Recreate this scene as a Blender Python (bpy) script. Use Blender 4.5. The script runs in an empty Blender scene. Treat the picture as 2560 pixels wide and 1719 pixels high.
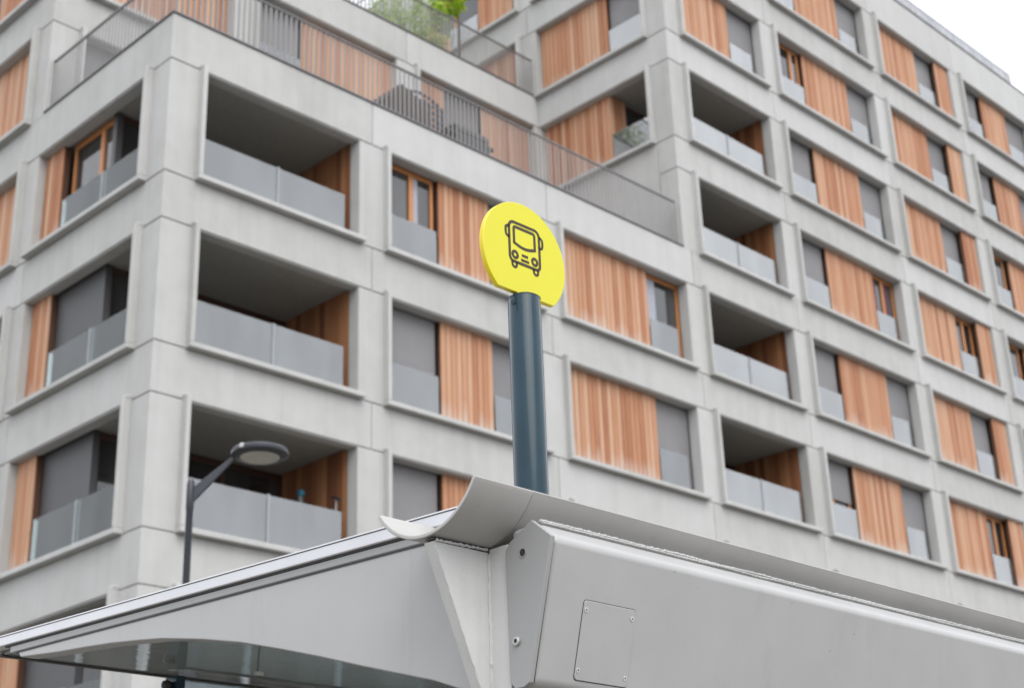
import bpy, bmesh, math, random
from mathutils import Vector, Matrix, noise
random.seed(7)
R = math.radians
S = bpy.context.scene
COL = S.collection

# ------------------------------------------------------------------ camera
CX, CY, CZ = -11.63033, -19.21321, 1.6
ZB = 17.01834                                    # height of the lower roof terrace joint above the ground
cam = bpy.data.cameras.new('camera'); camo = bpy.data.objects.new('camera', cam); COL.objects.link(camo)
rt = Vector((0.71019602, -0.70323888, -0.03281295)); up = Vector((-0.25053555, -0.29602221, 0.921739)); fw = Vector((0.65791607, 0.64639456, 0.38642013))
mx = Matrix((rt, up, -fw)).transposed().to_4x4(); mx.translation = Vector((CX, CY, CZ)); camo.matrix_world = mx
cam.sensor_width = 36.0; cam.lens = 36.0 * 3821.2 / 2560.0
cam.clip_start = 0.05; cam.clip_end = 2000
cam.dof.use_dof = True; cam.dof.focus_distance = 3.45; cam.dof.aperture_fstop = 6.2
S.camera = camo

# ------------------------------------------------------------------ light: bright overcast
SUN_EL, SUN_AZ = R(50), math.atan2(-0.74, -0.31)
w = bpy.data.worlds.new("World"); S.world = w; w.use_nodes = True
nt = w.node_tree; nt.nodes.clear()
o = nt.nodes.new('ShaderNodeOutputWorld'); bg = nt.nodes.new('ShaderNodeBackground')
sky = nt.nodes.new('ShaderNodeTexSky'); sky.sky_type = 'NISHITA'; sky.sun_disc = False
sky.sun_elevation = SUN_EL; sky.sun_rotation = math.pi / 2 - SUN_AZ
sky.dust_density = 6.0; sky.air_density = 1.0
hs = nt.nodes.new('ShaderNodeHueSaturation'); hs.inputs['Saturation'].default_value = 0.22
mixs = nt.nodes.new('ShaderNodeMix'); mixs.data_type = 'RGBA'
mixs.inputs[0].default_value = 0.65
mixs.inputs[7].default_value = (10.5, 10.85, 11.5, 1)            # even cloud layer
tcn = nt.nodes.new('ShaderNodeTexCoord'); cln = nt.nodes.new('ShaderNodeTexNoise'); cln.inputs['Scale'].default_value = 2.6; cln.inputs['Detail'].default_value = 5
clm = nt.nodes.new('ShaderNodeMapRange'); clm.inputs[1].default_value = 0.3; clm.inputs[2].default_value = 0.7; clm.inputs[3].default_value = 0.80; clm.inputs[4].default_value = 1.20
nt.links.new(tcn.outputs['Generated'], cln.inputs['Vector']); nt.links.new(cln.outputs['Fac'], clm.inputs[0])
clb = nt.nodes.new('ShaderNodeVectorMath'); clb.operation = 'SCALE'; clb.inputs[0].default_value = (10.5, 10.85, 11.5); nt.links.new(clm.outputs[0], clb.inputs['Scale'])
nt.links.new(clb.outputs[0], mixs.inputs[7])
nt.links.new(sky.outputs[0], hs.inputs['Color']); nt.links.new(hs.outputs[0], mixs.inputs[6])
nt.links.new(mixs.outputs[2], bg.inputs['Color']); bg.inputs['Strength'].default_value = 0.15
nt.links.new(bg.outputs[0], o.inputs['Surface'])
sun = bpy.data.lights.new('sun', 'SUN'); suno = bpy.data.objects.new('sun', sun); COL.objects.link(suno)
sun.energy = 1.25; sun.angle = R(50); sun.color = (1.0, 0.97, 0.92)
sd = Vector((math.cos(SUN_AZ) * math.cos(SUN_EL), math.sin(SUN_AZ) * math.cos(SUN_EL), math.sin(SUN_EL)))
suno.rotation_euler = sd.to_track_quat('Z', 'Y').to_euler(); suno.location = (-20, -40, 60)
vs = S.view_settings; vs.view_transform = 'Standard'; vs.look = 'None'; vs.exposure = 0.45; vs.gamma = 1.0; vs.use_curve_mapping = False
S.cycles.max_bounces = 10; S.cycles.transparent_max_bounces = 16

# ------------------------------------------------------------------ materials
class NT:
    def __init__(s, name):
        s.m = bpy.data.materials.new(name); s.m.use_nodes = True; s.t = s.m.node_tree
        s.b = s.t.nodes['Principled BSDF']; s.out = s.t.nodes['Material Output']
    def n(s, typ, **kw):
        x = s.t.nodes.new(typ)
        for k, v in kw.items():
            if k in ('operation', 'data_type', 'blend_type', 'noise_dimensions', 'interpolation_type', 'use_clamp', 'feature'): setattr(x, k, v)
            else: x.inputs[k].default_value = v
        return x
    def l(s, a, b): s.t.links.new(a, b)
    def pos(s):
        g = s.n('ShaderNodeNewGeometry'); return g
    def mapped(s, sock, sc):
        m = s.n('ShaderNodeMapping'); m.inputs['Scale'].default_value = sc; s.l(sock, m.inputs['Vector']); return m.outputs[0]
    def noise(s, vec, scale, detail=4, rough=0.55):
        x = s.n('ShaderNodeTexNoise'); x.inputs['Scale'].default_value = scale; x.inputs['Detail'].default_value = detail
        x.inputs['Roughness'].default_value = rough; s.l(vec, x.inputs['Vector']); return x.outputs['Fac']
    def math(s, op, a, b=None, clamp=False):
        x = s.n('ShaderNodeMath', operation=op); x.use_clamp = clamp
        for i, v in enumerate((a, b)):
            if v is None: continue
            if isinstance(v, (int, float)): x.inputs[i].default_value = v
            else: s.l(v, x.inputs[i])
        return x.outputs[0]
    def ramp(s, fac, stops):
        x = s.n('ShaderNodeValToRGB'); e = x.color_ramp.elements
        while len(e) < len(stops): e.new(0.5)
        for i, (p, c) in enumerate(stops): e[i].position = p; e[i].color = (*c, 1)
        s.l(fac, x.inputs[0]); return x.outputs[0]
    def mix(s, fac, a, b, blend='MIX'):
        x = s.n('ShaderNodeMix', data_type='RGBA', blend_type=blend)
        for i, v in ((0, fac), (6, a), (7, b)):
            if isinstance(v, (int, float)): x.inputs[i].default_value = v
            elif isinstance(v, tuple): x.inputs[i].default_value = (*v, 1)
            else: s.l(v, x.inputs[i])
        return x.outputs[2]
    def bump(s, h, strength, dist=0.01):
        x = s.n('ShaderNodeBump'); x.inputs['Strength'].default_value = strength; x.inputs['Distance'].default_value = dist
        s.l(h, x.inputs['Height']); s.l(x.outputs[0], s.b.inputs['Normal'])

def concrete():
    k = NT('precast_concrete'); g = k.pos(); p = g.outputs['Position']
    big = k.noise(p, 0.55, 5, 0.6); cloud = k.noise(p, 2.6, 6, 0.62)
    streak = k.noise(k.mapped(p, (3.2, 3.2, 0.22)), 1.0, 5, 0.6)
    fine = k.noise(p, 38.0, 3, 0.6)
    oi = k.n('ShaderNodeObjectInfo')
    a = k.math('ADD', k.math('MULTIPLY', big, 0.30), k.math('MULTIPLY', cloud, 0.22))
    a = k.math('ADD', a, k.math('MULTIPLY', streak, 0.28))
    a = k.math('ADD', a, k.math('MULTIPLY', k.math('SUBTRACT', oi.outputs['Random'], 0.5), 0.15))
    a = k.math('ADD', a, k.math('MULTIPLY', fine, 0.05))
    c = k.ramp(a, [(0.24, (0.305, 0.305, 0.292)), (0.42, (0.372, 0.372, 0.364)), (0.58, (0.420, 0.420, 0.417))])
    # rain stains: narrow, dark, vertical runs of irregular length
    st = k.noise(k.mapped(p, (5.5, 5.5, 0.12)), 1.0, 3, 0.7)
    st = k.math('MULTIPLY', k.math('SUBTRACT', st, 0.575, True), 1.6, True)
    c = k.mix(st, c, (0.20, 0.20, 0.175))
    k.l(c, k.b.inputs['Base Color']); k.b.inputs['Roughness'].default_value = 0.82
    k.bump(k.math('ADD', k.math('MULTIPLY', fine, 0.5), cloud), 0.25, 0.01)
    return k.m

def larch(name='larch_boards', stops=None, grey=0.55):
    k = NT(name); g = k.pos(); p = g.outputs['Position']
    oi = k.n('ShaderNodeObjectInfo')
    r = k.math('FRACT', k.math('ADD', oi.outputs['Random'], g.outputs['Random Per Island']))
    off = k.n('ShaderNodeCombineXYZ'); k.l(k.math('MULTIPLY', r, 17.0), off.inputs[2])
    va = k.n('ShaderNodeVectorMath', operation='ADD'); k.l(p, va.inputs[0]); k.l(off.outputs[0], va.inputs[1])
    grain = k.noise(k.mapped(va.outputs[0], (26, 26, 0.8)), 1.0, 4, 0.6)
    cloud = k.noise(va.outputs[0], 1.1, 3, 0.5)
    f = k.math('ADD', k.math('ADD', k.math('MULTIPLY', r, 0.62), k.math('MULTIPLY', grain, 0.30)), k.math('MULTIPLY', cloud, 0.30))
    c = k.ramp(f, stops or [(0.24, (0.255, 0.094, 0.040)), (0.45, (0.35, 0.158, 0.080)), (0.72, (0.405, 0.215, 0.124)), (1.0, (0.455, 0.285, 0.188))])
    kn = k.n('ShaderNodeTexVoronoi'); kn.inputs['Scale'].default_value = 3.1; k.l(k.mapped(va.outputs[0], (1, 1, 0.55)), kn.inputs['Vector'])
    knot = k.math('LESS_THAN', kn.outputs['Distance'], 0.05)
    c = k.mix(k.math('MULTIPLY', knot, 0.55), c, (0.17, 0.065, 0.03))
    # rain splash greys the lowest few centimetres of every storey's boards
    sep = k.n('ShaderNodeSeparateXYZ'); k.l(p, sep.inputs[0])
    h = k.math('MULTIPLY', k.math('FRACT', k.math('DIVIDE', k.math('SUBTRACT', sep.outputs[2], ZB - 18.0 + 0.12), 3.0)), 3.0)
    h = k.math('ADD', h, k.math('MULTIPLY', grain, 0.16))
    gr = k.math('MULTIPLY', k.math('SUBTRACT', k.math('ADD', 0.30, k.math('MULTIPLY', k.math('FRACT', k.math('MULTIPLY', r, 7.3)), 0.34)), h, True), 3.2, True)
    c = k.mix(k.math('MULTIPLY', gr, grey), c, (0.44, 0.37, 0.325))
    k.l(c, k.b.inputs['Base Color']); k.b.inputs['Roughness'].default_value = 0.7
    k.bump(grain, 0.3, 0.004)
    return k.m

def painted(name, col, rough=0.42, var=0.04, bump=0.05, scale=420.0, metallic=0.0, dirt=0.0):
    k = NT(name); g = k.pos(); p = g.outputs['Position']
    n1 = k.noise(p, 6.0, 5, 0.6); n2 = k.noise(p, scale, 2, 0.5)
    a = k.math('ADD', k.math('MULTIPLY', n1, 0.75), k.math('MULTIPLY', n2, 0.25))
    lo = tuple(max(0, v * (1 - var * 2.5)) for v in col); hi = tuple(v * (1 + var * 2.5) for v in col)
    c = k.ramp(a, [(0.25, lo), (0.75, hi)])
    if dirt > 0:
        d = k.noise(k.mapped(p, (9, 9, 1.2)), 1.0, 6, 0.7)
        d = k.math('MULTIPLY', k.math('SUBTRACT', d, 0.56, True), 4.0, True)
        c = k.mix(k.math('MULTIPLY', d, dirt), c, tuple(v * 0.62 for v in col))
        sp = k.n('ShaderNodeTexVoronoi'); sp.inputs['Scale'].default_value = 14.0; k.l(p, sp.inputs['Vector'])
        s2 = k.math('LESS_THAN', sp.outputs['Distance'], 0.035)
        c = k.mix(k.math('MULTIPLY', s2, 0.7), c, tuple(v * 0.4 for v in col))
    k.l(c, k.b.inputs['Base Color'])
    rr = k.math('ADD', k.math('MULTIPLY', n1, 0.16), rough - 0.08); k.l(rr, k.b.inputs['Roughness'])
    k.b.inputs['Metallic'].default_value = metallic
    if bump: k.bump(n2, bump, 0.002)
    return k.m

def flat(name, col, rough=0.5, metallic=0.0, spec=0.5):
    k = NT(name); g = k.pos(); n = k.noise(g.outputs['Position'], 9.0, 4)
    c = k.ramp(n, [(0.2, tuple(v * 0.9 for v in col)), (0.8, tuple(min(1, v * 1.1) for v in col))])
    k.l(c, k.b.inputs['Base Color']); k.b.inputs['Roughness'].default_value = rough; k.b.inputs['Metallic'].default_value = metallic
    k.b.inputs['Specular IOR Level'].default_value = spec
    return k.m

def milky(name, tint, milk, body=(0.62, 0.68, 0.70), gloss=0.02, ior=3.3):
    """laminated balustrade glass: clear part, milky interlayer, surface reflection"""
    k = NT(name); t = k.t; t.nodes.remove(k.b)
    tr = k.n('ShaderNodeBsdfTransparent'); tr.inputs[0].default_value = (*tint, 1)
    df = k.n('ShaderNodeBsdfDiffuse'); df.inputs[0].default_value = (*body, 1)
    tl = k.n('ShaderNodeBsdfTranslucent'); tl.inputs[0].default_value = (*body, 1)
    gl = k.n('ShaderNodeBsdfGlossy'); gl.inputs[0].default_value = (1, 1, 1, 1); gl.inputs['Roughness'].default_value = gloss
    a = k.n('ShaderNodeMixShader'); a.inputs[0].default_value = 0.35; k.l(df.outputs[0], a.inputs[1]); k.l(tl.outputs[0], a.inputs[2])
    b = k.n('ShaderNodeMixShader'); gg = k.pos(); sm = k.noise(k.mapped(gg.outputs['Position'], (1.6, 1.6, 0.5)), 1.0, 4, 0.6)
    k.l(k.math('MULTIPLY', k.math('SUBTRACT', sm, 0.18, True), milk * 3.1, True), b.inputs[0]); k.l(tr.outputs[0], b.inputs[1]); k.l(a.outputs[0], b.inputs[2])
    f = k.n('ShaderNodeFresnel'); f.inputs['IOR'].default_value = ior
    c = k.n('ShaderNodeMixShader'); k.l(f.outputs[0], c.inputs[0]); k.l(b.outputs[0], c.inputs[1]); k.l(gl.outputs[0], c.inputs[2])
    k.l(c.outputs[0], k.out.inputs['Surface'])
    return k.m

def pane_mat():
    k = NT('window_glass'); g = k.pos()
    n = k.noise(k.mapped(g.outputs['Position'], (1.2, 1.2, 0.25)), 1.0, 2)
    c = k.ramp(n, [(0.35, (0.012, 0.012, 0.013)), (0.65, (0.05, 0.048, 0.047))])
    k.l(c, k.b.inputs['Base Color']); k.b.inputs['Roughness'].default_value = 0.03; k.b.inputs['IOR'].default_value = 1.75
    return k.m

def blind_mat():
    k = NT('roller_shutter'); g = k.pos(); sep = k.n('ShaderNodeSeparateXYZ'); k.l(g.outputs['Position'], sep.inputs[0])
    s = k.math('FRACT', k.math('DIVIDE', sep.outputs[2], 0.045))
    n = k.noise(g.outputs['Position'], 1.5, 3)
    c = k.ramp(n, [(0.2, (0.165, 0.16, 0.165)), (0.8, (0.205, 0.20, 0.205))])
    oi = k.n('ShaderNodeObjectInfo'); c = k.mix(k.math('MULTIPLY', oi.outputs['Random'], 0.35), c, (0.09, 0.088, 0.09))
    c = k.mix(k.math('MULTIPLY', k.math('LESS_THAN', s, 0.16), 0.5), c, (0.05, 0.05, 0.05))
    k.l(c, k.b.inputs['Base Color']); k.b.inputs['Roughness'].default_value = 0.55
    k.bump(s, 0.2, 0.004)
    return k.m

M = {}
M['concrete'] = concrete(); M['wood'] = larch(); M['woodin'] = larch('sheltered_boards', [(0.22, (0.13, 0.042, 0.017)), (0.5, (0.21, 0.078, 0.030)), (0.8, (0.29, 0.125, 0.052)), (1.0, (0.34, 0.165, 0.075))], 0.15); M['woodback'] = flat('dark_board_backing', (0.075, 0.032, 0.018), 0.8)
M['soffit'] = flat('soffit_paint', (0.30, 0.295, 0.28), 0.9)
M['frame'] = flat('stained_window_frame', (0.40, 0.165, 0.055), 0.45)
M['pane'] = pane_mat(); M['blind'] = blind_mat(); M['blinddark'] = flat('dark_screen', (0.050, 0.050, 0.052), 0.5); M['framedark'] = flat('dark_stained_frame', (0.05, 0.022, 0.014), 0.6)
M['bal'] = milky('balustrade_glass', (0.76, 0.88, 0.90), 0.13, (0.60, 0.68, 0.70)); M['ballow'] = milky('low_block_balustrade_dim_reflection', (0.72, 0.85, 0.87), 0.12, (0.52, 0.60, 0.64), 0.02, 2.45); M['baldim'] = milky('side_balustrade_dim_reflection', (0.74, 0.85, 0.85), 0.07, (0.45, 0.55, 0.55), 0.02, 1.5)  # one glass in three copies; brightness of reflected sky set per face
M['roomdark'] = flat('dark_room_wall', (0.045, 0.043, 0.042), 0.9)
M['steel'] = painted('balcony_post_steel', (0.24, 0.25, 0.265), 0.4)
M['rail'] = painted('grey_railing', (0.19, 0.184, 0.182), 0.5, 0.03, 0)
M['handrail'] = painted('dark_handrail', (0.13, 0.125, 0.125), 0.45, 0.03, 0)
M['cap'] = painted('dark_coping', (0.105, 0.10, 0.105), 0.5, 0.04, 0)
M['zinc'] = painted('roof_guard_sheet', (0.40, 0.41, 0.43), 0.4, 0.04, 0)
M['mesh'] = milky('roof_guard_infill', (0.80, 0.82, 0.85), 0.62, (0.50, 0.50, 0.53), 0.3, 1.5)
M['grey'] = painted('shelter_powder_coat', (0.320, 0.320, 0.319), 0.34, 0.022, 0.10, 520.0, 0.0, 0.32)
M['greylight'] = painted('shelter_bracket_paint', (0.47, 0.47, 0.465), 0.5, 0.04, 0.16, 160.0, 0.0, 0.35)
M['greydark'] = painted('end_plate_paint_and_lip_shade', (0.245, 0.247, 0.247), 0.42, 0.02, 0.08, 520.0, 0.0, 0.15)
M['gut'] = painted('gutter_paint', (0.34, 0.335, 0.325), 0.46, 0.03, 0.08, 480.0, 0.0, 0.3)
M['alu'] = painted('eave_aluminium', (0.52, 0.52, 0.54), 0.34, 0.03, 0.03, 300.0, 0.35, 0.15)
M['rubber'] = flat('black_rubber', (0.02, 0.02, 0.02), 0.6)
M['sealant'] = painted('old_sealant', (0.33, 0.33, 0.325), 0.8, 0.10, 0.6, 120.0, 0.0, 0.6)
M['weld'] = painted('painted_weld', (0.45, 0.45, 0.45), 0.55, 0.06, 0.4, 130.0, 0.0, 0.3)
M['screw'] = flat('screw_steel', (0.40, 0.40, 0.39), 0.35, 0.6)
M['hole'] = flat('socket_black', (0.015, 0.015, 0.015), 0.7)
M['bluepost'] = painted('blue_grey_pole_paint', (0.013, 0.034, 0.049), 0.17, 0.10, 0.05, 260.0, 0.0, 0.0); M['bluepost'].node_tree.nodes['Principled BSDF'].inputs['Specular IOR Level'].default_value = 0.24
M['lampblue'] = painted('lamp_post_paint', (0.020, 0.022, 0.031), 0.4, 0.06, 0)
M['yellow'] = painted('yellow_sign_enamel', (0.53, 0.495, 0.012), 0.5, 0.012, 0.02)
M['yellowedge'] = painted('yellow_sign_rim', (0.60, 0.48, 0.004), 0.4, 0.02, 0.02)
M['ink'] = flat('brown_print', (0.060, 0.046, 0.036), 0.7, 0.0, 0.2)
M['black'] = flat('black_plastic', (0.02, 0.02, 0.022), 0.45)
M['lens'] = flat('lamp_lens', (0.44, 0.44, 0.39), 0.35)
M['brown'] = flat('brown_cover_cloth', (0.045, 0.034, 0.030), 0.85)
M['navy'] = flat('navy_rattan', (0.022, 0.023, 0.037), 0.6)
M['terra'] = flat('planter_boards', (0.42, 0.27, 0.19), 0.8)
M['white'] = flat('white_plastic', (0.72, 0.72, 0.72), 0.4)
M['teal'] = flat('teal_fabric', (0.07, 0.26, 0.25), 0.8)
M['cyan'] = flat('blue_cap', (0.0, 0.085, 0.13), 0.5)
M['curtain_and_glare'] = flat('grey_curtain_and_sky_glare', (0.30, 0.31, 0.36), 0.9)
M['plum'] = flat('plum_curtain', (0.10, 0.03, 0.05), 0.9)
M['stem'] = flat('green_stem', (0.10, 0.15, 0.04), 0.8)
def leafmat(name, a, b):
    k = NT(name); g = k.pos()
    c = k.ramp(g.outputs['Random Per Island'], [(0.1, a), (0.9, b)])
    k.l(c, k.b.inputs['Base Color']); k.b.inputs['Roughness'].default_value = 0.55
    tl = k.n('ShaderNodeBsdfTranslucent'); k.l(c, tl.inputs[0])
    ms = k.n('ShaderNodeMixShader'); ms.inputs[0].default_value = 0.4
    k.l(k.b.outputs[0], ms.inputs[1]); k.l(tl.outputs[0], ms.inputs[2]); k.l(ms.outputs[0], k.out.inputs['Surface'])
    return k.m
M['leaf1'] = leafmat('bamboo_leaf', (0.17, 0.31, 0.010), (0.42, 0.56, 0.050))
M['leaf2'] = leafmat('bright_shrub_leaf', (0.12, 0.26, 0.004), (0.42, 0.56, 0.012))
def ceiling_mat():
    k = NT('glossy_roof_underside'); g = k.pos()
    n = k.noise(g.outputs['Position'], 5.0, 4)
    c = k.ramp(n, [(0.3, (0.50, 0.56, 0.545)), (0.7, (0.58, 0.64, 0.625))])
    k.l(c, k.b.inputs['Base Color']); k.b.inputs['Roughness'].default_value = 0.03; k.b.inputs['Metallic'].default_value = 0.6
    sp = k.noise(k.mapped(g.outputs['Position'], (1, 2.5, 1)), 7.0, 2)
    k.bump(sp, 0.035, 0.012)
    return k.m
M['ceiling'] = ceiling_mat()
def ground_mat(name, a, b, sc):
    k = NT(name); g = k.pos()
    n = k.noise(g.outputs['Position'], sc, 6, 0.65); n2 = k.noise(g.outputs['Position'], 0.3, 4)
    f = k.math('ADD', k.math('MULTIPLY', n, 0.6), k.math('MULTIPLY', n2, 0.4))
    k.l(k.ramp(f, [(0.3, a), (0.7, b)]), k.b.inputs['Base Color']); k.b.inputs['Roughness'].default_value = 0.9
    k.bump(n, 0.3, 0.01); return k.m
M['asphalt'] = ground_mat('asphalt', (0.04, 0.04, 0.042), (0.065, 0.064, 0.063), 30)
M['pave'] = ground_mat('paving', (0.155, 0.142, 0.124), (0.215, 0.198, 0.175), 12)
M['earth'] = ground_mat('ground_gravel', (0.10, 0.095, 0.085), (0.15, 0.145, 0.13), 9)
M['paint'] = flat('road_paint', (0.75, 0.75, 0.73), 0.7)

# ------------------------------------------------------------------ mesh helpers (world coordinates)
class MB:
    def __init__(s): s.v = []; s.f = []; s.mi = []; s.cur = 0
    def quadbox(s, x0, x1, y0, y1, z0, z1):
        n = len(s.v)
        s.v += [(x0, y0, z0), (x1, y0, z0), (x1, y1, z0), (x0, y1, z0), (x0, y0, z1), (x1, y0, z1), (x1, y1, z1), (x0, y1, z1)]
        s._f([(0, 3, 2, 1), (4, 5, 6, 7), (0, 1, 5, 4), (1, 2, 6, 5), (2, 3, 7, 6), (3, 0, 4, 7)], n); return s
    def _f(s, fs, n): 
        for f in fs: s.f.append(tuple(i + n for i in f)); s.mi.append(s.cur)
    def prism(s, poly, axis, a, b):
        """poly: 2D points; extruded along axis from a to b. axis 'z': (x,y); 'x': (y,z); 'y': (x,z)"""
        n = len(s.v); k = len(poly)
        for t in (a, b):
            for p, q in poly:
                s.v.append({'z': (p, q, t), 'x': (t, p, q), 'y': (p, t, q)}[axis])
        fs = [tuple(reversed(range(k))), tuple(range(k, 2 * k))]
        for i in range(k):
            j = (i + 1) % k; fs.append((i, j, k + j, k + i))
        s._f(fs, n); return s
    def tube(s, pts, r, seg=10, caps=True):
        pts = [Vector(p) for p in pts]; n = len(s.v); rs = r if isinstance(r, (list, tuple)) else [r] * len(pts)
        ref = None
        for i, p in enumerate(pts):
            d = (pts[min(i + 1, len(pts) - 1)] - pts[max(i - 1, 0)]).normalized()
            if ref is None: ref = Vector((0, 0, 1)) if abs(d.z) < 0.9 else Vector((1, 0, 0))
            a = d.cross(ref).normalized(); b = d.cross(a)
            for j in range(seg):
                t = 2 * math.pi * j / seg
                s.v.append(tuple(p + (a * math.cos(t) + b * math.sin(t)) * rs[i]))
        fs = []
        for i in range(len(pts) - 1):
            for j in range(seg):
                q = (j + 1) % seg; fs.append((i * seg + j, i * seg + q, (i + 1) * seg + q, (i + 1) * seg + j))
        if caps:
            fs.append(tuple(reversed(range(seg)))); fs.append(tuple(range((len(pts) - 1) * seg, len(pts) * seg)))
        s._f(fs, n); return s
    def lathe(s, prof, c, seg=32, axis='z'):
        n = len(s.v)
        for r, h in prof:
            for j in range(seg):
                t = 2 * math.pi * j / seg; u, v_ = r * math.cos(t), r * math.sin(t)
                s.v.append({'z': (c[0] + u, c[1] + v_, c[2] + h), 'y': (c[0] + u, c[1] + h, c[2] + v_), 'x': (c[0] + h, c[1] + u, c[2] + v_)}[axis])
        fs = []
        for i in range(len(prof) - 1):
            for j in range(seg):
                q = (j + 1) % seg; fs.append((i * seg + j, i * seg + q, (i + 1) * seg + q, (i + 1) * seg + j))
        fs.append(tuple(range(seg))); fs.append(tuple(range((len(prof) - 1) * seg, len(prof) * seg)))
        s._f(fs, n); return s
    def face(s, pts):
        n = len(s.v); s.v += [tuple(p) for p in pts]; s._f([tuple(range(len(pts)))], n); return s
    def build(s, name, mat, parent=None, bevel=0, segs=1, smooth=False, weld=False):
        me = bpy.data.meshes.new(name); me.from_pydata(s.v, [], s.f); me.update()
        bm = bmesh.new(); bm.from_mesh(me)
        if weld: bmesh.ops.remove_doubles(bm, verts=bm.verts, dist=1e-5)
        bmesh.ops.recalc_face_normals(bm, faces=bm.faces)
        if bevel:
            es = [e for e in bm.edges if len(e.link_faces) == 2 and e.calc_face_angle(0) > 0.5]
            bmesh.ops.bevel(bm, geom=es, offset=bevel, segments=segs, affect='EDGES', profile=0.5, clamp_overlap=True)
        bm.to_mesh(me); bm.free()
        for m in (mat if isinstance(mat, (list, tuple)) else [mat]): me.materials.append(m)
        if isinstance(mat, (list, tuple)) and not bevel and not weld:
            for p, i in zip(me.polygons, s.mi): p.material_index = i
        if smooth:
            me.polygons.foreach_set('use_smooth', [True] * len(me.polygons))
            if not bevel:
                try: me.set_sharp_from_angle(angle=R(35))
                except Exception: pass
        ob = bpy.data.objects.new(name, me); COL.objects.link(ob)
        if smooth and bevel:
            wn = ob.modifiers.new('weighted', 'WEIGHTED_NORMAL'); wn.weight = 100; wn.mode = 'FACE_AREA'
        if parent: adopt(ob, parent)
        return ob
LOC = {}
def adopt(ob, parent):
    ob.parent = parent
    ob.matrix_parent_inverse = Matrix.Translation(-LOC.get(parent.name, Vector((0, 0, 0))))
def tag(o, label=None, cat=None, group=None, kind=None):
    if label: o['label'] = label
    if cat: o['category'] = cat
    if group: o['group'] = group
    if kind: o['kind'] = kind
    return o
def empty(name, loc):
    e = bpy.data.objects.new(name, None); COL.objects.link(e); e.location = loc; e.empty_display_size = 0.2
    LOC[e.name] = Vector(loc); return e
def box(name, b, mat, parent=None, bevel=0):
    return MB().quadbox(*b).build(name, mat, parent, bevel)

# ------------------------------------------------------------------ ground, street, pavements
GL = -2.0                         # unseen level, sunk so the shelter roof underside mirrors the shop front
tag(box('ground', (-400, 600, -300, 700, -3.2, GL - 0.22), M['earth']), kind='structure')
tag(box('road', (-300, 300, -40.0, -24.0, -2.4, 0.0), M['asphalt']), kind='structure')
tag(box('pavement', (-300, 300, -23.99, -12.6, -2.4, 0.12), M['pave'], None, 0.02), kind='structure')
tag(box('pavement', (-300, 300, -12.58, 0.9, GL - 0.25, GL), M['pave'], None, 0.02), kind='structure')
mk = MB()
for i in range(-20, 30): mk.quadbox(i * 6.0, i * 6.0 + 3.0, -32.06, -31.94, -0.01, 0.004)
tag(mk.build('road_marking', M['paint']), kind='structure')

# ------------------------------------------------------------------ apartment building
AB = tag(empty('apartment_building', (0, 0, 0)), 'grey concrete apartment block with larch shutters and stepped roof terraces', 'building')
HT, SO = 3.0, 2.141            # storey height, soffit above the joint
T = 13.67                      # tower corner
YC = 4.38                      # set-back of the middle block
JG = 0.010                     # half joint width
def zl(z): return ZB + z

RJ = [0.0, 4.39, 9.10, 13.93, 18.02, 23.60, 28.54, 33.9, 38.9]                     # beam joints on the street face
RO = [(0.66, 4.09), (4.745, 8.80), (9.43, 13.65), (14.27, 17.77), (18.36, 23.33), (23.92, 28.31), (28.90, 33.62), (34.25, 38.5)]
LJ = [0.0, 4.58, 9.1, 13.6]
LO = [(0.62, 4.42), (4.94, 8.8), (9.4, 13.2)]
XEND, YEND = 38.9, 13.6

def panel_bm(poly, z0, z1, name='concrete_panel', bevel=0.009):
    return MB().prism(poly, 'z', z0, z1).build(name, M['concrete'], AB, bevel)

def rect(x0, x1, y0, y1): return [(x0, y0), (x1, y0), (x1, y1), (x0, y1)]
def ell(x0, y0, x1, y1, t=0.28):        # L-shaped corner piece, outer corner at (x0,y0)
    return [(x0, y0), (x1, y0), (x1, y0 + t), (x0 + t, y0 + t), (x0 + t, y1), (x0, y1)]

core = MB()
def beams(kx, z0, z1, face, joints, start, stop, off):
    """face 'R': along x at y=off ; face 'L': along y at x=off"""
    for a, b in zip(joints[:-1], joints[1:]):
        if b <= start + 1e-6 or a >= stop - 1e-6: continue
        a2, b2 = max(a, start), min(b, stop)
        p0, p1 = a2 + (JG if a2 > start + 1e-6 else 0), b2 - (JG if b2 < stop - 1e-6 else 0)
        poly = rect(p0, p1, off, off + 0.28) if face == 'R' else rect(off, off + 0.28, p0, p1)
        panel_bm(poly, z0, z1)
    if face == 'R': core.quadbox(start + 0.05, stop - 0.05, off + 0.024, off + 0.26, z0 - 0.02, z1 + 0.02)
    else: core.quadbox(off + 0.024, off + 0.26, start + 0.05, stop - 0.05, z0 - 0.02, z1 + 0.02)

KLOW = -4
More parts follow.
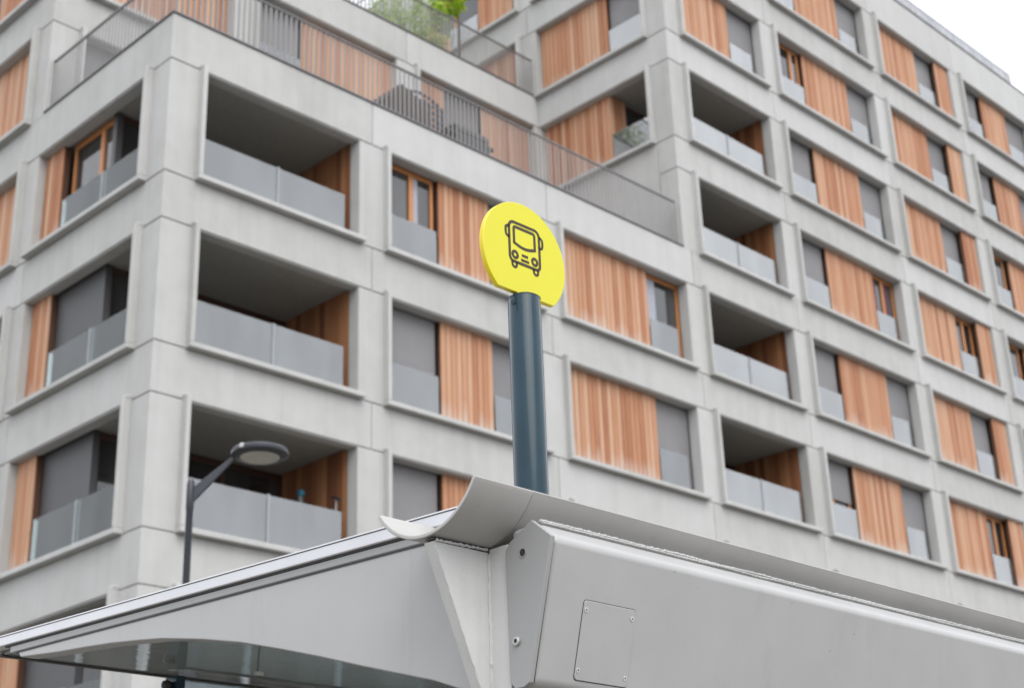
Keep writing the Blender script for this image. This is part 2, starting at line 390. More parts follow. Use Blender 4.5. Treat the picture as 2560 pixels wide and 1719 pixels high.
# ---- block A (street front, low) : levels KLOW..-1 ; corner at (0,0)
for k in range(KLOW - 1, 0):
    zt = 3.0 * (k + 1); z0, z1 = zl(zt - 3 + SO + JG), zl(zt - JG)
    if k == -1: z1 = zl(0.035)
    # corner L piece, then the rest of both faces
    panel_bm(ell(0, 0, RJ[1] - JG, LJ[1] - JG), z0, z1)
    core.prism(ell(0.024, 0.024, RJ[1] + 0.1, LJ[1] + 0.1, 0.22), 'z', z0 - 0.02, z1 + (0.0 if k == -1 else 0.02))
    beams(k, z0, z1, 'R', RJ, RJ[1] + JG, XEND, 0.0)
    beams(k, z0, z1, 'L', LJ, LJ[1] + JG, YEND, 0.0)
    if k >= KLOW:
        c0, c1 = zl(3.0 * k + JG), zl(3.0 * k + SO - JG)
        panel_bm(ell(0, 0, RO[0][0], LO[0][0]), c0, c1, 'concrete_column')
        for i in range(len(RO)):
            e = RO[i + 1][0] if i + 1 < len(RO) else XEND
            panel_bm(rect(RO[i][1], e, 0, 0.28), c0, c1, 'concrete_column')
        for i in range(len(LO)):
            e = LO[i + 1][0] if i + 1 < len(LO) else YEND
            panel_bm(rect(0, 0.28, LO[i][1], e), c0, c1, 'concrete_column')
# ---- tower upper storeys 0..3 ; corner at (T,0)
for k in range(0, 4):
    zt = 3.0 * (k + 1); z0, z1 = zl(zt - 3 + SO + JG), zl(zt - JG)
    if k == 3: z1 = zl(12.42)
    panel_bm(ell(T, 0, RJ[4] - JG, 0.55 if k == 0 else LJ[1] + 0.06), z0, z1)
    core.prism(ell(T + 0.024, 0.024, RJ[4] + 0.1, LJ[1] + 0.15, 0.22), 'z', z0 - 0.02, z1 + (0.0 if k == 3 else 0.02))
    beams(k, z0, z1, 'R', RJ, RJ[4] + JG, XEND, 0.0)
    beams(k, z0, z1, 'L', [LJ[1] + 0.06 + JG, 9.1, 13.6], LJ[1] + 0.06 + 2 * JG, YEND, T)
    c0, c1 = zl(3.0 * k + JG), zl(3.0 * k + SO - JG)
    if k == 0:
        panel_bm(ell(T, 0, RO[3][0], 0.55), c0, c1, 'concrete_column')
        panel_bm(rect(T, T + 0.28, 0.55 + 2 * JG, YC), zl(0), zl(3 - JG), 'concrete_wall')
    else:
        panel_bm(ell(T, 0, RO[3][0], 0.66), c0, c1, 'concrete_column')
        for i in range(len(LO)):
            e = LO[i + 1][0] if i + 1 < len(LO) else YEND
            panel_bm(rect(T, T + 0.28, LO[i][1] - 0.06, e + (0.05 if i == 0 else 0.0)), c0, c1, 'concrete_column')
    for i in range(3, len(RO)):
        e = RO[i + 1][0] if i + 1 < len(RO) else XEND
        panel_bm(rect(RO[i][1], e, 0, 0.28), c0, c1, 'concrete_column')
# ---- middle block C, storeys 0..1, set back ; corner at (0,YC)
CO = [(0.66, 4.09), (4.745, 8.80), (9.43, 13.50)]
for k in range(0, 2):
    zt = 3.0 * (k + 1); z0, z1 = zl(zt - 3 + SO + JG), zl(zt - JG)
    if k == 1: z1 = zl(6.035)
    panel_bm(ell(0, YC, RJ[1] - JG, 9.1 - JG), z0, z1)
    core.prism(ell(0.024, YC + 0.024, RJ[1] + 0.1, 9.2, 0.22), 'z', z0 - 0.02, z1 + (0.0 if k == 1 else 0.02))
    beams(k, z0, z1, 'R', RJ, RJ[1] + JG, T - 0.004, YC)
    beams(k, z0, z1, 'L', LJ, 9.1 + JG, YEND, 0.0)
    c0, c1 = zl(3.0 * k + JG), zl(3.0 * k + SO - JG)
    panel_bm(ell(0, YC, CO[0][0], LO[1][0]), c0, c1, 'concrete_column')
    for i in range(len(CO)):
        e = CO[i + 1][0] if i + 1 < len(CO) else T - 0.004
        panel_bm(rect(CO[i][1], e, YC, YC + 0.28), c0, c1, 'concrete_column')
    for i in (1, 2):
        e = LO[i + 1][0] if i + 1 < len(LO) else YEND
        panel_bm(rect(0, 0.28, LO[i][1], e), c0, c1, 'concrete_column')
core.build('wall_core', M['concrete'], AB)
# ---- floors
sl = MB()
for k in range(KLOW, 0):
    sl.quadbox(0.15, XEND - 0.1, 0.15, YEND - 0.1, zl(3 * k + SO + 0.045), zl(3 * k + 2.95))
for k in range(0, 4):
    sl.quadbox(T + 0.15, XEND - 0.1, 0.15, YEND - 0.1, zl(3 * k + SO + 0.045), zl(3 * k + 2.95))
for k in range(0, 2):
    sl.quadbox(0.15, T - 0.1, YC + 0.15, YEND - 0.1, zl(3 * k + SO + 0.045), zl(3 * k + 2.95))
sl.build('floor_slab', M['soffit'], AB)
# inner walls behind the windows (keep the rooms dark and closed)
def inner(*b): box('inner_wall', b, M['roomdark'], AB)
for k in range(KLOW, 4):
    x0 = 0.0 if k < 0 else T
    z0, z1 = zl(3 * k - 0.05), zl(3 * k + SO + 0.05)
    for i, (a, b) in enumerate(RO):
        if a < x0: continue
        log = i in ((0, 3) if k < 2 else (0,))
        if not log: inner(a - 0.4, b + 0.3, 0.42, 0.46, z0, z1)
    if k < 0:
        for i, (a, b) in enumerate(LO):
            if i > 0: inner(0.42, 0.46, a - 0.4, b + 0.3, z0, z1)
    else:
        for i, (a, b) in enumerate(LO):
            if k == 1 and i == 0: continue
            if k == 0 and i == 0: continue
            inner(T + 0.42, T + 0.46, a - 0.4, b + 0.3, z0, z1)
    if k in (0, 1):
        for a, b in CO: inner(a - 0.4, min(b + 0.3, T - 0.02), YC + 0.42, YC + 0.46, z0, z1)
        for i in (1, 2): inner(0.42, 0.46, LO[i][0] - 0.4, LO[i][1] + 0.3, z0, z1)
# ground floor: shop front with light mullions
gf0, gf1 = GL, zl(3 * (KLOW - 1) + SO + JG)
box('plinth', (0.0, XEND, 0.0, 0.28, GL, GL + 0.15), M['concrete'], AB)
box('plinth', (0.0, 0.28, 0.285, YEND, GL, GL + 0.15), M['concrete'], AB)
for i in range(0, 23):
    x = min(0.05 + i * 1.75, XEND - 0.1); box('shop_front_mullion', (x, x + 0.09, 0.05, 0.2, GL + 0.15, gf1), M['steel'], AB)
    box('shop_front_glass', (x + 0.09, min(x + 1.75, XEND), 0.12, 0.15, GL + 0.15, gf1), M['pane'], AB)
box('shop_front_rail', (0.14, XEND, 0.06, 0.118, 1.60, 1.72), M['steel'], AB)
for i in range(0, 8):
    y = 0.21 + i * 1.75; box('shop_front_glass', (0.12, 0.15, y, y + 1.66, GL + 0.15, gf1), M['pane'], AB)
    box('shop_front_mullion', (0.05, 0.2, y + 1.66, y + 1.75, GL + 0.15, gf1), M['steel'], AB)

# ---- openings: each is a part with its own sub-parts
class Fr:
    """local frame of a facade: u along the wall, d inwards, z up (z relative to the storey joint)"""
    def __init__(s, face, off): s.face, s.off = face, off
    def b(s, u0, u1, d0, d1, z0, z1):
        if s.face == 'R': return (u0, u1, s.off + d0, s.off + d1, z0, z1)
        return (s.off + d0, s.off + d1, u0, u1, z0, z1)
PLANKS = []          # (size, frame, u0,u1,d0,z0,z1,parent)
camv = Vector((CX, CY, CZ))
HID = 0.02
def planks(fr, u0, u1, d, z0, z1, par, w=0.143):
    n = max(1, round((u1 - u0) / w)); st = (u1 - u0) / n
    for i in range(n):
        a = u0 + i * st + 0.009; b_ = u0 + (i + 1) * st - 0.009
        jit = random.uniform(-0.004, 0.004)
        bb = fr.b(a, b_, d + jit, d + jit + 0.03, z0, z1)
        c = Vector(((bb[0] + bb[1]) / 2, (bb[2] + bb[3]) / 2, (z0 + z1) / 2)); v = c - camv
        q = Vector((v.dot(rt), v.dot(up), v.dot(fw)))
        px, py = 0.5 + q.x / q.z * 3821.2 / 2560, 0.5 - q.y / q.z * 3821.2 / 1719
        vis = -0.02 < px < 1.02 and -0.08 < py < 0.97 and not (py > 0.88 and px > 0.03)
        cosv = abs(v.y if fr.face == 'R' else v.x) / v.length
        PLANKS.append(((b_ - a) * cosv / v.length * (1 if vis else 0.01), bb, par, 0))
def surround(name, fr, u0, u1, zj, near='lo'):
    """projecting sill and the upright fin on the near side"""
    m = MB()
    m.quadbox(*fr.b(u0 - 0.085, u1 + 0.06, -0.145, 0.29, zl(zj - 0.002), zl(zj + 0.088)))
    m.quadbox(*fr.b(u0 + 0.004, u1 - 0.004, -0.02, 0.287, zl(zj + 0.05), zl(zj + 0.112)))
    m.quadbox(*fr.b(u0 - 0.08, u0, -0.142, 0.275, zl(zj + 0.091), zl(zj + SO + 0.05)))
    m.quadbox(*fr.b(u0 - 0.088, u0 - 0.03, -0.10, 0.05, zl(zj + SO + 0.02), zl(zj + SO + 0.08)))
    return m.build(name, M['concrete'], AB, 0.008)
def shutter(par, fr, u0, u1, zj, d=0.20, thick=0.10):
    z0, z1 = zl(zj + 0.115), zl(zj + SO + 0.02)
    box('shutter_core', fr.b(u0 + 0.006, u1 - 0.006, d + 0.032, d + thick, z0 + 0.005, z1 - 0.005), M['woodback'], par)
    planks(fr, u0, u1, d, z0, z1, par)
def blind(par, fr, u0, u1, zj, low=0.115):
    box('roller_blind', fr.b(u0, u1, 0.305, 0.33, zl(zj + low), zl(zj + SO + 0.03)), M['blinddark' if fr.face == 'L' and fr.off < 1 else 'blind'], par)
    if low > 0.2: glaz(par, fr, u0, u1, zj, d=0.335)
def glaz(par, fr, u0, u1, zj, d=0.30, mull=(0.5,), inner=None):
    z0, z1 = zl(zj + 0.115), zl(zj + SO + 0.03); wd = 0.075
    m = MB(); m.quadbox(*fr.b(u0, u0 + wd, d, d + 0.07, z0, z1)); m.quadbox(*fr.b(u1 - wd, u1, d, d + 0.07, z0, z1))
    m.quadbox(*fr.b(u0 + wd, u1 - wd, d + 0.003, d + 0.067, z1 - 0.13, z1)); m.quadbox(*fr.b(u0 + wd, u1 - wd, d + 0.003, d + 0.067, z0, z0 + 0.09))
    us = [u0 + wd]
    for q in mull:
        c = u0 + (u1 - u0) * q; m.quadbox(*fr.b(c - 0.055, c + 0.055, d - 0.01, d + 0.06, z0, z1 - 0.128)); us += [c - 0.055, c + 0.055]
    us.append(u1 - wd)
    m.build('window_frame', M['frame'], par)
    for a, b_ in zip(us[::2], us[1::2]):
        box('pane', fr.b(a, b_, d + 0.03, d + 0.05, z0 + 0.09, z1 - 0.13), M['pane'], par)
        if inner: box('curtain_and_glare', fr.b(a + 0.02, a + (b_ - a) * (0.45 if inner == 'plum' else 0.30), d + 0.022, d + 0.027, z0 + 0.1, z1 - 0.14), M[inner], par)
def balus(par, fr, u0, u1, zj, d=0.19):
    box('glass_balustrade', fr.b(u0, u1, d, d + 0.014, zl(zj + 0.13), zl(zj + 0.985)), M['baldim' if fr.face == 'L' and fr.off < 1 else 'ballow' if fr.face == 'R' and u0 < 14 else 'bal'], par)

FR = Fr('R', 0.0); FL = Fr('L', 0.0); FT = Fr('L', T); FC = Fr('R', YC)

def window(fr, u0, u1, zj, items):
    """items: (kind, a, b) with kind wood / blind / half / glass / plum / curt"""
    p = surround('window', fr, u0, u1, zj)
    for it in items:
        kind, a, b_ = it[:3]
        if kind == 'wood': shutter(p, fr, a, b_, zj)
        elif kind == 'woodf': shutter(p, fr, a, b_, zj, 0.10, 0.12)
        else:
            if kind == 'blind': blind(p, fr, a, b_, zj)
            elif kind == 'half': blind(p, fr, a, b_, zj, 1.15)
            elif kind == 'glass': glaz(p, fr, a, b_, zj)
            elif kind == 'glass1': glaz(p, fr, a, b_, zj, mull=(), inner='curtain_and_glare')
            elif kind == 'glassw': glaz(p, fr, a, b_, zj, mull=(0.60,), inner='curtain_and_glare')  # pale strips stand in for the sky reflected in these panes
            elif kind == 'plum': glaz(p, fr, a, b_, zj, inner='plum')
            elif kind == 'curt': glaz(p, fr, a, b_, zj, mull=(0.35, 0.75), inner='curtain_and_glare')
            lo, hi = a + 0.0, b_ - 0.0
            if abs(a - u0) < 0.02: lo = a + 0.03
            if abs(b_ - u1) < 0.02: hi = b_ - 0.20
            balus(p, fr, lo, hi - 0.02, zj)
    return p

def loggia(fr, u0, u1, zj, depth=2.2, side='hi'):
    """open balcony in the corner bay: balustrade, boarded side wall, dark glazed back wall"""
    p = surround('loggia', fr, u0, u1, zj)
    mid = (u0 + u1) / 2 + 0.02
    balus(p, fr, u0 + 0.06, mid - 0.02, zj); balus(p, fr, mid + 0.03, u1 - 0.19, zj)
    box('balustrade_post', fr.b(mid - 0.018, mid + 0.028, 0.175, 0.225, zl(zj + 0.105), zl(zj + 1.0)), M['steel'], p)
    box('side_wall', fr.b(u1 + 0.045, u1 + 0.12, 0.283, depth + 0.1, zl(zj), zl(zj + SO + 0.04)), M['woodback'], p)
    return p
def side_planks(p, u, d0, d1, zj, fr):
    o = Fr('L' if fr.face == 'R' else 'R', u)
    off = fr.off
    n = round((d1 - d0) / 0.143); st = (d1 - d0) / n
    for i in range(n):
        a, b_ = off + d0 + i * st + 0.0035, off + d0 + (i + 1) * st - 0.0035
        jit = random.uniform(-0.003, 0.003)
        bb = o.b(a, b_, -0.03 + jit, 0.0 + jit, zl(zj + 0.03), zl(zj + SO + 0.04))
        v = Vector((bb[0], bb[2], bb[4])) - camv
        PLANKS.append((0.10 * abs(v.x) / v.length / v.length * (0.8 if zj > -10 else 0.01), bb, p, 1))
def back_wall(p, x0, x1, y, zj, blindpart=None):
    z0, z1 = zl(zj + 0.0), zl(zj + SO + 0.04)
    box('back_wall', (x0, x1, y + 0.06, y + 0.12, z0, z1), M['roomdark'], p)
    m = MB(); n = 3
    for i in range(n + 1):
        c = x0 + 0.05 + (x1 - x0 - 0.1) * i / n; m.quadbox(c - 0.05, c + 0.05, y - 0.01, y + 0.05, z0, z1)
    m.quadbox(x0, x1, y - 0.006, y + 0.046, z1 - 0.12, z1 - 0.002)
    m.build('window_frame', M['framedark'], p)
    for i in range(n):
        a = x0 + 0.05 + (x1 - x0 - 0.1) * i / n; b_ = x0 + 0.05 + (x1 - x0 - 0.1) * (i + 1) / n
        box('pane', (a + 0.05, b_ - 0.05, y + 0.015, y + 0.03, z0, z1 - 0.12), M['pane'], p)

# street face of the low block
for k in range(KLOW, 0):
    zj = 3.0 * k
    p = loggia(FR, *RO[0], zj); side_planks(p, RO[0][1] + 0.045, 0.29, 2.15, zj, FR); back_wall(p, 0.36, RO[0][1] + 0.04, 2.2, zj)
    u0, u1 = RO[1]
    window(FR, u0, u1, zj, [('glassw' if k == -1 else 'blind', u0, 6.17), ('wood', 6.22, 7.58), ('blind', 7.60, u1)])
    u0, u1 = RO[2]
    window(FR, u0, u1, zj, [('wood', u0 + 0.01, 12.45), ('glass1' if k == -1 else 'blind', 12.47, u1)])
# tower street face
for k in range(KLOW, 4):
    zj = 3.0 * k
    u0, u1 = RO[3]
    if k >= 2: window(FR, u0, u1, zj, [('wood', u0 + 0.01, 16.56), ('half' if k == 3 else 'blind', 16.58, u1)])
    else:
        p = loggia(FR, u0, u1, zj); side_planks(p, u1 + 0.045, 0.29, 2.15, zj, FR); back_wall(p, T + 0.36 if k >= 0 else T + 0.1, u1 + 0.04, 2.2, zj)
        if k < 1: box('side_wall', (u0 - 0.35, u0 - 0.27, 0.3, 2.3, zl(zj), zl(zj + SO + 0.04)), M['soffit'], p)
    u0, u1 = RO[4]
    a = {3: 'curt', 2: 'curt', 1: 'blind', 0: 'blind', -1: 'blind', -2: 'half'}.get(k, 'blind')
    c = {3: 'blind', 0: 'plum'}.get(k, 'blind')
    window(FR, u0, u1, zj, [(a, u0, 19.90), ('wood', 19.97, 22.14), (c, 22.16, u1)])
    u0, u1 = RO[5]
    b_ = {0: 'glass', -2: 'glass', -4: 'glass'}.get(k, 'blind')
    window(FR, u0, u1, zj, [('wood', u0 + 0.01, 26.48), (b_, 26.50, 27.56), ('woodf', 27.54, u1 - 0.01)])
    u0, u1 = RO[6]
    a = {1: 'glass', 0: 'glass', -1: 'glass'}.get(k, 'blind')
    window(FR, u0, u1, zj, [(a, u0, 30.40), ('wood', 30.56, 32.17), ('blind', 32.2, u1)])
    u0, u1 = RO[7]
    window(FR, u0, u1, zj, [('blind', u0, 35.4), ('wood', 35.5, 37.4), ('blind', 37.42, u1)])
# left (side) face of the low block and middle block
for k in range(KLOW, 0):
    zj = 3.0 * k; u0, u1 = LO[0]
    p = surround('loggia', FL, u0, u1, zj)
    shutter(p, FL, 3.77, u1 - 0.005, zj, 0.17, 0.14)
    if k == -1: glaz(p, FL, 2.28, 3.68, zj, d=0.34, mull=(0.28,))
    else: blind(p, FL, 2.28, 3.74, zj)
    box('corner_post', (0.30, 0.42, 2.16, 2.275, zl(zj), zl(zj + SO + 0.04)), M['blinddark'], p)
    balus(p, FL, 2.36, 3.72, zj); balus(p, FL, u0 + 0.06, 2.30, zj)
    box('balustrade_post', (0.18, 0.225, 2.305, 2.35, zl(zj + 0.105), zl(zj + 1.0)), M['steel'], p)
def leftbay(fr, u0, u1, zj, kind):
    if kind == 'wood': window(fr, u0, u1, zj, [('wood', u0 + 0.01, u0 + 2.3), ('blind', u0 + 2.32, u1)])
    else: window(fr, u0, u1, zj, [('blind', u0, u0 + 1.3), ('wood', u0 + 1.32, u1 - 0.01)])
for k in range(KLOW, 2):
    leftbay(FL, *LO[1], 3.0 * k, 'dark' if k == -2 else 'wood'); leftbay(FL, *LO[2], 3.0 * k, 'dark')
# middle block street face
for k in (0, 1):
    zj = 3.0 * k
    window(FC, *CO[0], zj, [('blind', CO[0][0] + 0.01, CO[0][1] - 0.01)] if k == 0 else [('wood', CO[0][0] + 0.01, CO[0][1] - 0.01)])
    window(FC, *CO[1], zj, [('blind', CO[1][0], 6.10), ('wood', 6.14, CO[1][1] - 0.01)])
    window(FC, *CO[2], zj, [('wood', CO[2][0] + 0.01, 10.50), ('glass' if k == 0 else 'blind', 10.52, 11.76), ('wood', 11.78, CO[2][1] - 0.01)])
# tower side face
window(FT, 0.66, 4.36, 6.0, [('wood', 2.0, 4.35), ('blind', 0.66, 1.98)])
window(FT, 0.66, 4.36, 9.0, [('wood', 2.0, 4.35), ('blind', 0.66, 1.98)])
p = surround('loggia', FT, 0.66, 4.36, 3.0)
shutter(p, FT, 2.10, 4.35, 3.0); box('side_wall', (T + 0.305, T + 0.8, 2.13, 2.19, zl(3.0), zl(3 + SO + 0.04)), M['wood'], p)
side = Fr('R', 2.10)
planks(side, T + 0.20, T + 0.80, 0.0, zl(3.115), zl(3 + SO + 0.02), p)
balus(p, FT, 0.76, 2.06, 3.0)
window(FT, 4.99, 8.75, 6.0, [('wood', 5.30, 7.3), ('blind', 7.32, 8.75)])
window(FT, 4.99, 8.75, 9.0, [('wood', 5.35, 6.72), ('glass', 6.74, 8.75)])
window(FT, 9.40, 13.15, 9.0, [('blind', 9.40, 10.6), ('wood', 10.62, 13.14)])
# ---- boards: the 290 that show largest are single objects, the rest one joined part
PLANKS.sort(key=lambda t: -t[0])
ub = MB().quadbox(-0.5, 0.5, -0.5, 0.5, -0.5, 0.5); pms, rests = [], [MB(), MB()]
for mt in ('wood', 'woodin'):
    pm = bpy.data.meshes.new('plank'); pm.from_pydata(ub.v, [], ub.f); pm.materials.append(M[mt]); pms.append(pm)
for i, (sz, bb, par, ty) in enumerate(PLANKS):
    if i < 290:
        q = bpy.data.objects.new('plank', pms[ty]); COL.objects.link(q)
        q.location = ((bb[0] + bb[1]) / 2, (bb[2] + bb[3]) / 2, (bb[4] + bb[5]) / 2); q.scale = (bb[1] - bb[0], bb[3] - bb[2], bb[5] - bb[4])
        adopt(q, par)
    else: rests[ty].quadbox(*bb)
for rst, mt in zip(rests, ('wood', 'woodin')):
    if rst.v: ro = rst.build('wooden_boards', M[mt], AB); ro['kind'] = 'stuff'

# ---- copings, terraces, railings
def coping(poly, z): MB().prism(poly, 'z', zl(z), zl(z + 0.028)).build('coping', M['cap'], AB, 0.004)
coping([(-0.03, -0.03), (T - 0.03, -0.03), (T - 0.03, 0.31), (0.31, 0.31), (0.31, YC - 0.005), (-0.03, YC - 0.005)], 0.037)
coping(rect(0.31, T - 0.006, YC - 0.03, YC + 0.31), 6.037)
coping(rect(-0.03, 0.308, YC - 0.03, YEND), 6.037)
coping([(T - 0.03, -0.03), (XEND, -0.03), (XEND, 0.31), (T + 0.31, 0.31), (T + 0.31, YEND), (T - 0.03, YEND)], 12.422)
box('terrace_floor', (0.29, T - 0.005, 0.29, YC - 0.005, zl(-0.35), zl(-0.10)), M['pave'], AB)
box('terrace_floor', (0.29, T - 0.005, YC + 0.3, YEND, zl(5.75), zl(5.92)), M['pave'], AB)
bal_me = {}
def railing(name, pts, z, h, label):
    """flat-bar railing along a polyline of (x,y); balusters are sub-parts"""
    root = MB()
    for (xa, ya), (xb, yb) in zip(pts[:-1], pts[1:]):
        if abs(xb - xa) > abs(yb - ya):
            root.quadbox(min(xa, xb), max(xa, xb), ya - 0.022, ya + 0.022, zl(z + h - 0.022), zl(z + h + 0.012))
        else: root.quadbox(xa - 0.0215, xa + 0.0215, min(ya, yb), max(ya, yb), zl(z + h - 0.021), zl(z + h + 0.013))
    r = root.build(name, M['handrail'], AB); r['label'] = label
    lo = MB()
    for (xa, ya), (xb, yb) in zip(pts[:-1], pts[1:]):
        L = math.hypot(xb - xa, yb - ya); n = int(L / 0.115); ux, uy = (xb - xa) / L, (yb - ya) / L
        alongx = abs(ux) > 0.5
        if alongx: lo.quadbox(min(xa, xb), max(xa, xb), ya - 0.012, ya + 0.012, zl(z + 0.09), zl(z + 0.13))
        else: lo.quadbox(xa - 0.0115, xa + 0.0115, min(ya, yb), max(ya, yb), zl(z + 0.091), zl(z + 0.129))
        key = (alongx, round(h, 3))
        if key not in bal_me:
            b_ = MB().quadbox(*( (-0.020, 0.020, -0.006, 0.006, 0, h - 0.024) if alongx else (-0.006, 0.006, -0.020, 0.020, 0, h - 0.024)))
            me = bpy.data.meshes.new('baluster'); me.from_pydata(b_.v, [], b_.f); me.materials.append(M['rail']); bal_me[key] = me
        for i in range(n + 1):
            q = bpy.data.objects.new('baluster', bal_me[key]); COL.objects.link(q)
            s_ = 0.02 + (L - 0.04) * i / n
            q.location = (xa + ux * s_, ya + uy * s_, zl(z + 0.03)); adopt(q, r)
    lo.build('bottom_rail', M['rail'], r)
railing('railing', [(0.10, YC - 0.03), (0.10, 0.10), (T - 0.10, 0.10)], 0.037, 1.17, 'long bar railing round the lower terrace with a dark handrail')
railing('railing', [(6.6, YC + 0.10), (T - 0.08, YC + 0.10)], 6.037, 1.17, 'bar railing in front of the green plants on the upper terrace')
box('railing_post', (11.0, 11.05, YC + 0.14, YC + 0.19, zl(6.037), zl(7.19)), M['handrail'], AB)
# roof guard on the tower
rg = box('roof_guard', (T + 0.3, 33.6, 0.34, 0.38, zl(13.33), zl(13.385)), M['zinc'], AB); rg['label'] = 'thin grey rail along the roof edge against the white sky'
for i in range(16):
    x = 33.6 - 1.222 * i - 0.02
    box('guard_post', (x - 0.03, x + 0.03, 0.335, 0.385, zl(12.45), zl(13.328)), M['zinc'], rg)
    if i: box('guard_panel', (x + 0.034, x + 1.222 - 0.034, 0.353, 0.362, zl(12.46), zl(13.32)), M['mesh'], rg)
m = MB()
for i in range(10):
    y = 1.6 + i * 1.22; m.quadbox(T + 0.335, T + 0.385, y - 0.03, y + 0.03, zl(12.45), zl(13.328))
m.quadbox(T + 0.34, T + 0.38, 0.4, 13.5, zl(13.331), zl(13.384)); m.build('guard_rail', M['zinc'], rg)

# ------------------------------------------------------------------ bus shelter (parallel to the street)
def W(x, y, z): return (CX + x, CY + y, CZ + z)
XS, YG = 2.1805, 2.2335
XR = 5.35                                            # far (right) end of the shelter
SH = tag(empty('bus_shelter', W(XS, 3.2, -1.48)), 'light grey metal bus shelter roof with curved gutter and tapered end beam', 'bus shelter')
def wy(poly): return [(CY + a, CZ + b) for a, b in poly]
# tapered end beam with arched lower edge
arch = [(2.168, 0.535), (2.2335, 0.539), (2.3405, 0.5712), (2.4143, 0.5981), (2.6527, 0.6665), (2.80, 0.711), (2.9511, 0.7538), (3.12, 0.799), (3.2907, 0.8361), (3.4775, 0.8703), (3.60, 0.886), (3.7384, 0.902), (3.87, 0.9135), (4.0107, 0.9241), (4.2398, 0.9467)]
def rooftop(y): return 1.0295 + 0.0358 * (y - 4.3734)
topl = [(4.2737, rooftop(4.2737) - 0.044), (3.4, rooftop(3.4) - 0.044), (2.42, rooftop(2.42) - 0.044), (2.3, 0.838), (2.2335, 0.836), (2.168, 0.820)]
def beam(x, name='end_beam'):
    return MB().prism(wy(arch + topl), 'x', CX + x, CX + x + 0.055).build(name, M['grey'], SH, 0.004, 2, True)
beam(XS + 0.004); beam(XR - 0.06)
# roof slab, eave trim, glossy underside
def slope_box(x0, x1, y0, y1, t0, t1):
    return wy([(y0, rooftop(y0) + t0), (y1, rooftop(y1) + t0), (y1, rooftop(y1) + t1), (y0, rooftop(y0) + t1)]), CX + x0, CX + x1
def slab(name, x0, x1, y0, y1, t0, t1, mat, bevel=0):
    pl, a, b_ = slope_box(x0, x1, y0, y1, t0, t1); return MB().prism(pl, 'x', a, b_).build(name, mat, SH, bevel)
Y0, Y1 = 2.31, 4.47
slab('roof', XS + 0.02, XR - 0.02, Y0 + 0.12, Y1 - 0.02, -0.030, -0.004, M['gut'])
e = slab('eave_trim', XS - 0.010, XS + 0.03, Y0, Y1, -0.034, 0.0, M['alu'], 0.0025)
e['label'] = 'bright aluminium strip along the sloping roof edge'
slab('eave_lip', XS - 0.0005, XS + 0.02, Y0, 4.30, -0.0585, -0.0385, M['greydark'], 0.002)  # darker grey stands in for the shade on the recessed lip
slab('eave_seal', XS + 0.0015, XS + 0.02, Y0, 4.27, -0.0625, -0.0588, M['rubber'])
slab('eave_seal', XS - 0.0035, XS + 0.02, Y0, 4.33, -0.0385, -0.034, M['rubber'])
slab('eave_groove', XS - 0.0115, XS, Y0, Y1, -0.0065, -0.0045, M['rubber'])
slab('eave_trim', XS + 0.032, XR - 0.02, Y1 - 0.04, Y1, -0.040, 0.0, M['alu'], 0.0025)
slab('eave_seal', XS + 0.04, XR - 0.02, Y1 - 0.045, Y1 - 0.02, -0.047, -0.041, M['rubber'])
slab('eave_trim', XR - 0.018, XR + 0.01, Y0, Y1, -0.040, 0.0, M['alu'], 0.0025)
slab('ceiling', XS + 0.045, XR - 0.045, Y0 + 0.1, Y1 - 0.042, -0.042, -0.032, M['ceiling'])
# gutter: arc through three measured points
def circ(p, q, r_):
    ax, ay = p; bx, by = q; cx, cy = r_
    d = 2 * (ax * (by - cy) + bx * (cy - ay) + cx * (ay - by))
    ux = ((ax * ax + ay * ay) * (by - cy) + (bx * bx + by * by) * (cy - ay) + (cx * cx + cy * cy) * (ay - by)) / d
    uy = ((ax * ax + ay * ay) * (cx - bx) + (bx * bx + by * by) * (ax - cx) + (cx * cx + cy * cy) * (bx - ax)) / d
    return ux, uy, math.hypot(ax - ux, ay - uy)
gy, gz, gr = circ((2.0954, 0.9369), (2.2465, 0.8443), (2.3972, 0.9197))
a0 = math.atan2(0.9369 - gz, 2.0954 - gy) % (2 * math.pi); a1 = math.atan2(0.9197 - gz, 2.3972 - gy) % (2 * math.pi)
def shell(r0, r1, n=36):
    po = [(gy + r0 * math.cos(a0 + (a1 - a0) * i / n), gz + r0 * math.sin(a0 + (a1 - a0) * i / n)) for i in range(n + 1)]
    pi = [(gy + r1 * math.cos(a0 + (a1 - a0) * i / n), gz + r1 * math.sin(a0 + (a1 - a0) * i / n)) for i in range(n + 1)]
    return wy(po + pi[::-1])
def strip_shell(x0, x1, r0, r1, name, mat, par, n=36):
    """curved sheet as separate quads so the long end caps stay clean"""
    m_ = MB(); pts = []
    for xx in (x0, x1):
        for r_ in (r0, r1):
            for i in range(n + 1):
                t = a0 + (a1 - a0) * i / n; pts.append((CX + xx, CY + gy + r_ * math.cos(t), CZ + gz + r_ * math.sin(t)))
    m_.v = pts; k = n + 1
    for i in range(n):
        m_._f([(i, i + 1, 2 * k + i + 1, 2 * k + i), (k + i, 3 * k + i, 3 * k + i + 1, k + i + 1), (i, k + i, k + i + 1, i + 1), (2 * k + i, 2 * k + i + 1, 3 * k + i + 1, 3 * k + i)], 0)
    m_._f([(0, 2 * k, 3 * k, k), (n, k + n, 3 * k + n, 2 * k + n)], 0)
    return m_.build(name, mat, par, 0.0015, 1, True)
gut = strip_shell(XS + 0.0035, XR + 0.12, gr - 0.003, gr - 0.011, 'gutter', M['gut'], SH)
ge = strip_shell(2.0156, XS + 0.0005, gr, gr - 0.009, 'gutter_end', M['gut'], gut)
